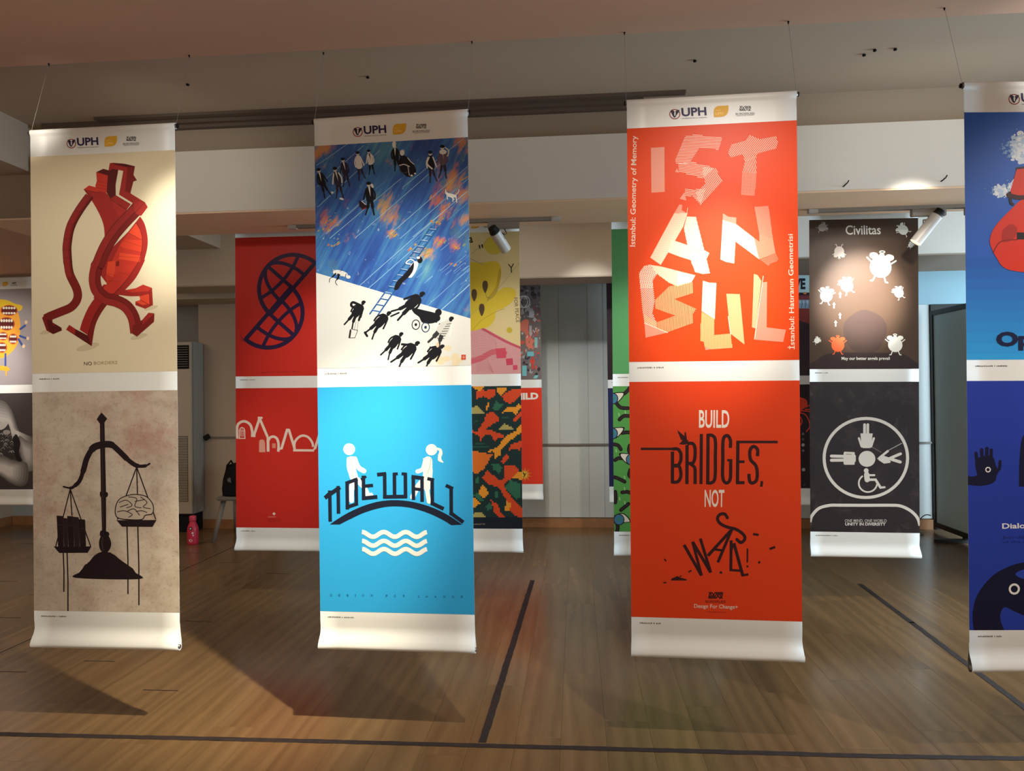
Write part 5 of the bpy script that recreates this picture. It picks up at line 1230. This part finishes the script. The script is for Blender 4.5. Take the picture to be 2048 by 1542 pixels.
# ------------------------------------------------------------------ hang the banners
S_ = 3.10; C_ = 3.26
SPEC = [
 ((-2.1437, 3.1689, 2.7366, -.0077, -.0029), 'near row banner with red ribbon walking figure above black weighing scales', art_ribbon, art_scales, S_, (10, 6, 14, 7)),
 ((-.8099, 3.1924, 2.7436, -.0376, -.0034), 'near row banner with blue painted street crowd above light blue arched bridge lettering', art_crossing, art_notwall, S_, (11, 6, 11, 9)),
 ((.5799, 3.1584, 2.7476, -.0323, .0039), 'near row orange red banner with Istanbul tape letters above build bridges lettering', art_istanbul, art_bridges, S_, (12, 6, 10, 4)),
 ((1.9239, 3.1354, 2.7326, .0794, .0071), 'near row blue banner with red boxing glove and sky above black hands with eyes', art_glove, art_dialogue, S_, (13, 8, 11, 4)),
 ((-2.0875, 5.0968, 2.7604, 0, .0043), 'middle row red banner with S shaped half globes above white skyline outline', art_globe, art_skyline, C_, (11, 7, 12, 6)),
 ((-.7366, 5.1327, 2.7554, 0, -.0002), 'middle row banner with yellow blob shapes above green and orange pixel pattern', art_harmony, art_pixels, C_, (10, 6, 10, 6)),
 ((.6058, 5.1092, 2.7426, 0, .0041), 'middle row plain green banner above pattern of eyes and black worms', art_green, art_eyes, C_, (14, 6, 14, 6)),
 ((1.9201, 5.0744, 2.7539, .0016, .0108), 'middle row dark brown Civilitas banner above white circle of pictogram people', art_civ, art_unity, C_, (8, 5, 18, 6)),
 ((-5.9583, 7.1586, 2.761, 0, -.0031), 'far left banner with yellow egg full of mouths above gray bird photograph', art_shout, art_profile, 2.79, (8, 5, 9, 6)),
 ((-.7105, 7.6281, 2.7549, 0, -.0019), 'far row banner with gray collage above red child lettering, left of the gray wall', art_collage, art_child, C_, (8, 5, 9, 6)),
 ((.6668, 7.5339, 2.7422, 0, -.0022), 'far row banner with dark brown and navy prints, edge beside the green banner', art_dark, art_navy, C_, (8, 5, 9, 6)),
 ((2.04, 7.3, 2.755, 0, 0), 'far row banner with red crab on black, behind the dark brown banner', art_bridge, art_crab, C_, (8, 5, 9, 6)),
]
for b_, lab, fu, fl, cz, cp in SPEC: banner(b_, lab, fu(), fl(), cz, cp)

# ------------------------------------------------------------------ floor tapes
m_tape = mat('dark_floor_tape', (44, 34, 32), .7, .3, noise=.25, scale=30)
def tape(pts, w_, label, seed):
    rnd = random.Random(seed); b = MB(); L = []
    for i in range(len(pts) - 1):
        a = Vector(pts[i]); c = Vector(pts[i + 1]); n = max(2, int((c - a).length / .035))
        for k in range(n + (1 if i == len(pts) - 2 else 0)): L.append(a + (c - a) * k / n)
    vs = []
    for i, p in enumerate(L):
        t = (L[min(i + 1, len(L) - 1)] - L[max(0, i - 1)]).normalized(); nn = Vector((-t.y, t.x))
        a = p + nn * (w_ / 2 + rnd.uniform(-.0022, .0018)); c = p - nn * (w_ / 2 + rnd.uniform(-.0022, .0018))
        vs += [(a.x, a.y, .0016), (c.x, c.y, .0016), (a.x, a.y, -.0005), (c.x, c.y, -.0005)]
    fs = []
    for i in range(len(L) - 1):
        j = 4 * i; fs += [(j, j + 1, j + 5, j + 4), (j + 2, j, j + 4, j + 6), (j + 1, j + 3, j + 7, j + 5)]
    fs += [(2, 3, 1, 0), (len(vs) - 4, len(vs) - 3, len(vs) - 1, len(vs) - 2)]
    b.add(vs, fs, m_tape); o = b.build('floor_tape'); tag(o, label, 'tape', 'dark tapes stuck on the floor'); return o
tape([(-3.2, 3.07), (-1.2, 3.105), (.4, 3.12), (1.2, 3.125), (2.6, 3.17)], .034, 'long dark tape running across the whole floor at the front', 1)
tape([(-.367, 5.86), (-.39, 4.6), (-.42, 3.14)], .036, 'dark tape running straight back from the long front tape in the middle', 2)
tape([(2.147, 5.86), (2.115, 4.90)], .036, 'far piece of dark tape right of the orange red banner', 3)
tape([(2.118, 4.92), (2.07, 3.70), (2.045, 2.9)], .036, 'near piece of dark tape passing beneath the blue banner', 4)
# ------------------------------------------------------------------ track lights
m_trk = mat('track_grey', (138, 130, 120), .45, .5)
m_lampw = mat('lamp_white', (190, 186, 180), .4, .5)
m_lampd = mat('lamp_dark', (26, 24, 26), .5, .4)
m_glow = bpy.data.materials.new('lamp_glow'); m_glow.use_nodes = True
m_glow.node_tree.nodes['Principled BSDF'].inputs['Emission Color'].default_value = (1, .85, .65, 1); m_glow.node_tree.nodes['Principled BSDF'].inputs['Emission Strength'].default_value = 6
def rail(x0, x1, y, z, label):
    e = empty('light_track', ((x0 + x1) / 2, y, z)); tag(e, label, 'light track', 'ceiling light tracks')
    b = MB(); hx = (x1 - x0) / 2
    b.box((-hx, -.018, -.022), (hx, -.008, 0), m_trk); b.box((-hx, .008, -.022), (hx, .018, 0), m_trk); b.box((-hx, -.008, -.006), (hx, .008, 0), m_dark); b.build('channel', e)
    for s_ in (-1, 1):
        b = MB(); b.box((s_ * hx - .03, -.02, -.026), (s_ * hx + .03, .02, 0), m_lampw, .003); b.build('end_feed', e)
    return e
rail(-1.9, -.12, 4.82, 2.648, 'gray light track under the beam above the yellow banner')
rail(1.52, 3.1, 4.84, 2.648, 'gray light track under the beam above the dark brown banner')
def tracklight(x, y, z, aim, label, adx=0.0, L=.165, r=.036, drop=.075):
    e = empty('track_spotlight', (x, y, z)); tag(e, label, 'spotlight', 'cylinder spotlights on the tracks')
    b = MB(); b.box((adx - .105, -.017, -.045), (adx + .105, .017, 0), m_trk, .004); b.build('adapter', e)
    b = MB(); b.tube([(0, 0, -.045), (0, 0, -.045 - drop)], .008, m_trk, 10); b.build('stem', e)
    c = Vector((0, 0, -.045 - drop)); d = Vector(aim).normalized()
    b = MB(); p0 = c - d * L * .32; p1 = c + d * L * .68
    b.tube([p0, p1], r, m_lampw, 28, cap=False); b.tube([p1, p1 + d * .002], r * 1.03, m_lampw, 28, cap=False)
    s_ = b.build('body', e)
    b = MB(); b.tube([p0 - d * .012, p0 - d * .012 + d * .014], [r * .97, r * .97], m_lampd, 28)
    for k in range(5): b.tube([p0 - d * (.014 + k * .006), p0 - d * (.017 + k * .006)], r * (.9 - .03 * k), m_lampd, 24)
    b.build('heat_sink', e)
    b = MB(); b.tube([p1 - d * .022, p1 - d * .019], r * .9, m_glow, 24); b.build('lens', e)
    b = MB(); b.tube([c + Vector((r + .004, 0, .028)), c + Vector((r + .004, 0, 0)), c + d * .01 + Vector((r + .004, 0, 0))], .004, m_trk, 6)
    b.tube([c + Vector((-r - .004, 0, .028)), c + Vector((-r - .004, 0, 0)), c + d * .01 + Vector((-r - .004, 0, 0))], .004, m_trk, 6)
    b.tube([c + Vector((-r - .004, 0, .028)), c + Vector((r + .004, 0, .028))], .005, m_trk, 6); b.build('bracket', e)
    # loose flex from adapter to lamp
    b = MB(); q = [Vector((.04, 0, -.045)), Vector((.055, -.01, -.08)), c + Vector((.04, 0, .02)), p0 + Vector((.01, 0, .02)), p0]
    b.tube(q, .003, m_lampd, 6); b.build('flex', e)
    return e
tracklight(-.50, 4.82, 2.626, (.35, .55, -.55), 'small spotlight in front of the yellow blob print, dark back towards us', .035, .15, .036, .06)
tracklight(2.235, 4.84, 2.626, (-.62, .15, -.85), 'white cylinder spotlight over the right top corner of the dark brown banner', -.01, .20, .036, .05)
tracklight(2.53, 4.84, 2.626, (.5, .4, -.6), 'spotlight partly hidden behind the left edge of the blue banner', .02, .16, .036, .10)
# ------------------------------------------------------------------ air conditioner
m_ac = mat('ac_plastic', (176, 166, 150), .45, .4); m_acs = mat('ac_side', (150, 146, 138), .5, .4)
X0, X1, Y0, Y1 = -4.78, -4.21, 7.74, 7.995
e = empty('air_conditioner', ((X0 + X1) / 2, Y0, 0)); tag(e, 'tall beige floor standing air conditioner against the back wall', 'air conditioner')
ox = (X0 + X1) / 2
def acb(name, a, c, m, bev=0, par=None):
    b = MB(); b.box(a, c, m, bev); return b.build(name, par or e)
hw = (X1 - X0) / 2
acb('base', (-hw + .02, .03, 0), (hw - .02, .25, .20), m_dark); acb('cabinet', (-hw, .02, .20), (hw, .255, 2.10), m_acs, .01); acb('front_panel', (-hw, 0, .205), (hw - .005, .0195, 2.095), m_ac, .006)
fr = acb('air_outlet', (-hw + .05, -.006, 1.80), (hw - .03, -.0005, 2.06), m_dark)
for k in range(9):
    o = acb('slat', (-hw + .06, -.020, 1.825 + k * .026), (hw - .04, -.007, 1.829 + k * .026), m_acs, 0, fr)
fr = acb('intake_grille', (-hw + .05, -.003, .34), (hw - .05, -.0005, 1.06), mat('grille_dark', (96, 88, 78), .6))
for k in range(40):
    b = MB(); b.box((-hw + .055, -.007, .347 + k * .0178), (hw - .055, -.0032, .355 + k * .0178), m_ac)
    b.build('slat', fr)
# ------------------------------------------------------------------ chair with a bag
m_ch = mat('chair_plastic', (128, 120, 108), .5, .4)
e = empty('stacking_chair', (-3.48, 7.50, 0), (0, 0, R(0))); tag(e, 'gray plastic chair with splayed legs behind the red S banner', 'chair')
b = MB(); b.box((-.24, -.22, .415), (.24, .22, .455), m_ch, .015); b.build('seat', e)
bm = bmesh.new(); bmesh.ops.create_grid(bm, x_segments=8, y_segments=8, size=.5)
for v in bm.verts:
    u, q = v.co.x * 2, v.co.y * 2; wdt = .19 * (1 - .12 * max(0, q) ** 3)
    v.co = Vector((u * wdt, .235 + .05 * (q + 1) / 2 - .03 * u * u, .60 + .17 * q - .02 * abs(u) ** 3 * max(0, q)))
gs = bmesh.ops.solidify(bm, geom=bm.faces[:], thickness=.014)
b = MB(); b.bm(bm, m_ch, True); b.build('backrest', e)
b = MB(); b.tube([(-.15, .20, .43), (-.15, .24, .55), (-.14, .262, .66)], .014, m_ch, 8); b.tube([(.15, .20, .43), (.15, .24, .55), (.14, .262, .66)], .014, m_ch, 8); b.build('back_frame', e)
for sx in (-1, 1):
    for sy in (-1, 1):
        b = MB(); b.tube([(sx * .19, sy * .13, .42), (sx * .245, sy * .25, 0)], [.027, .020], m_ch, 12); b.build('leg', e)
def grid_surf(fn, nu, nv, m):
    vs = [fn(i / nu, j / nv) for j in range(nv + 1) for i in range(nu)]
    fs = [(j * nu + i, j * nu + (i + 1) % nu, (j + 1) * nu + (i + 1) % nu, (j + 1) * nu + i) for j in range(nv) for i in range(nu)]
    fs.append(tuple(range(nu))[::-1]); fs.append(tuple(nv * nu + i for i in range(nu))); return vs, fs
m_bag = mat('black_cloth', (20, 18, 20), .85, .2, bump=.3, bscale=30)
e = empty('cloth_bag', (-3.50, 7.46, .456)); tag(e, 'slumped black cloth bag lying on the gray chair', 'bag')
rb = random.Random(4)
def bagf(u, v):
    a = 2 * math.pi * u; h = v
    rx = .225 * (1 - .25 * h ** 2) * (1 if h < .98 else .2); ry = .15 * (1 - .55 * h ** 1.5)
    z = .26 * h * (1 - .30 * (1 + math.cos(a - .6)) / 2 * h) + .10 * h ** 3 * max(0, math.cos(a - math.pi)) ** 3
    k = 1 + .04 * math.sin(5 * a + 6 * h)
    return (rx * k * math.cos(a), ry * k * math.sin(a), z)
vs, fs = grid_surf(bagf, 26, 12, m_bag); b = MB(); b.add(vs, fs, m_bag, True); b.build('body', e)
b = MB(); b.tube([(-.17, -.02, .22), (-.16, -.03, .31), (-.12, -.03, .36), (-.08, -.03, .30), (-.06, -.03, .22)], .012, m_bag, 8); b.build('handle', e)
b = MB(); b.add([(-.10, -.16, .17), (-.06, -.15, .14), (-.085, -.14, .20)], [(0, 1, 2)], mat('lining_grey', (96, 92, 90), .7)); b.box((-.10, -.146, .15), (-.07, -.138, .19), mat('lining_grey', (96, 92, 90), .7)); b.build('tag', e)
# ------------------------------------------------------------------ drinks bottle
m_bot = mat('pink_bottle', (206, 44, 74), .35, .5); m_cap = mat('bottle_cap', (214, 70, 92), .4, .4)
e = empty('drinks_bottle', (-3.89, 7.15, 0)); tag(e, 'pink drinks bottle with black and white print on the floor by the air conditioner', 'bottle')
b = MB(); b.lathe([(.050, 0), (.054, .006), (.055, .02), (.055, .14), (.052, .17), (.040, .20), (.030, .22), (.030, .235)], m_bot, n=32); b.build('body', e)
b = MB(); b.lathe([(.033, .2355), (.034, .24), (.034, .275), (.031, .285), (.012, .288)], m_cap, n=28); b.build('cap', e)
def onbottle(name, ang, z, rad, m, rr=.0556, inner=0):
    vs = []; n = 16
    for k in range(n):
        t = 2 * math.pi * k / n; th = ang + rad * math.cos(t) / .055; vs.append((rr * math.sin(th), -rr * math.cos(th), z + rad * math.sin(t)))
    b = MB(); b.add(vs, [tuple(range(n))], m); return b
m_w = ink((220, 214, 208)); m_k = ink((24, 20, 22))
pr = MB()
for an, z, rd, m, rr in ((.1, .165, .017, m_k, .0557), (.1, .165, .009, m_w, .0561), (.45, .12, .011, m_w, .0557), (.55, .095, .008, m_w, .0557), (.15, .045, .015, m_w, .0557), (-.1, .05, .008, m_w, .0557)):
    s_ = onbottle('x', an, z, rd, m, rr); pr.add(s_.v, s_.f, m)
pr.build('printed_dots', e)
# ------------------------------------------------------------------ rail clip and cable
b = MB(); b.box((-.035, -.03, -.03), (.035, 0, .03), m_black, .006); o = b.build('cable_clip'); o.location = (-4.17, 7.999, 1.03); o.rotation_euler = (0, R(-30), 0); tag(o, 'small black clip on the wall rail beside the air conditioner', 'clip')
# ------------------------------------------------------------------ standing board at the right
m_board = mat('board_green_grey', (190, 212, 216), .35, .5); m_frame = mat('board_frame', (26, 26, 28), .45, .5)
e = empty('standing_board', (3.70, 7.0, 0)); tag(e, 'large gray green standing board with black frame and feet at the right', 'board')
def bb(name, a, c, m, bev=0): b = MB(); b.box(a, c, m, bev); return b.build(name, e)
BY0, BY1 = -1.35, 1.05; BT = 2.30
bb('panel', (.012, BY0 + .05, .10), (.035, BY1 - .05, BT - .05), m_board)
for y in (BY0, BY1 - .05): bb('frame_post', (0, y, .02), (.05, y + .05, BT), m_frame, .003)
for z in (.05, BT - .05): bb('frame_rail', (0, BY0 + .051, z), (.05, BY1 - .051, z + .05), m_frame, .003)
for y in (BY0 + .25, .42): bb('foot', (-.26, y, 0), (.30, y + .06, .035), m_frame, .004); bb('foot_post', (.005, y + .005, .036), (.045, y + .055, .049), m_frame)
m_cab = mat('cable_black', (20, 20, 22), .5, .4)
e = empty('power_cable', (3.45, 7.9, 0)); tag(e, 'black power cable with plug standing up beside the board foot', 'cable')
def sm3d(P, k=6):
    out = []
    for i in range(len(P) - 1):
        p = [P[max(0, min(len(P) - 1, i + j - 1))] for j in range(4)]
        for q in range(k):
            t = q / k; out.append(tuple(.5 * (2 * p[1][a] + (p[2][a] - p[0][a]) * t + (2 * p[0][a] - 5 * p[1][a] + 4 * p[2][a] - p[3][a]) * t * t + (3 * p[1][a] - p[0][a] - 3 * p[2][a] + p[3][a]) * t ** 3) for a in range(3)))
    return out + [P[-1]]
b = MB(); b.tube(sm3d([(.02, -.02, .03), (.02, 0, .09), (.08, .06, .14), (.17, .14, .17), (.235, .17, .16)]), .005, m_cab, 8); b.tube(sm3d([(0, -.03, .014), (-.12, -.02, .006), (-.3, .05, .006), (-.6, .08, .006)]), .005, m_cab, 8); b.build('cord', e)
b = MB(); b.box((-.05, -.05, 0), (.07, 0, .03), mat('plug_grey', (150, 146, 140), .5), .006); b.build('plug', e)
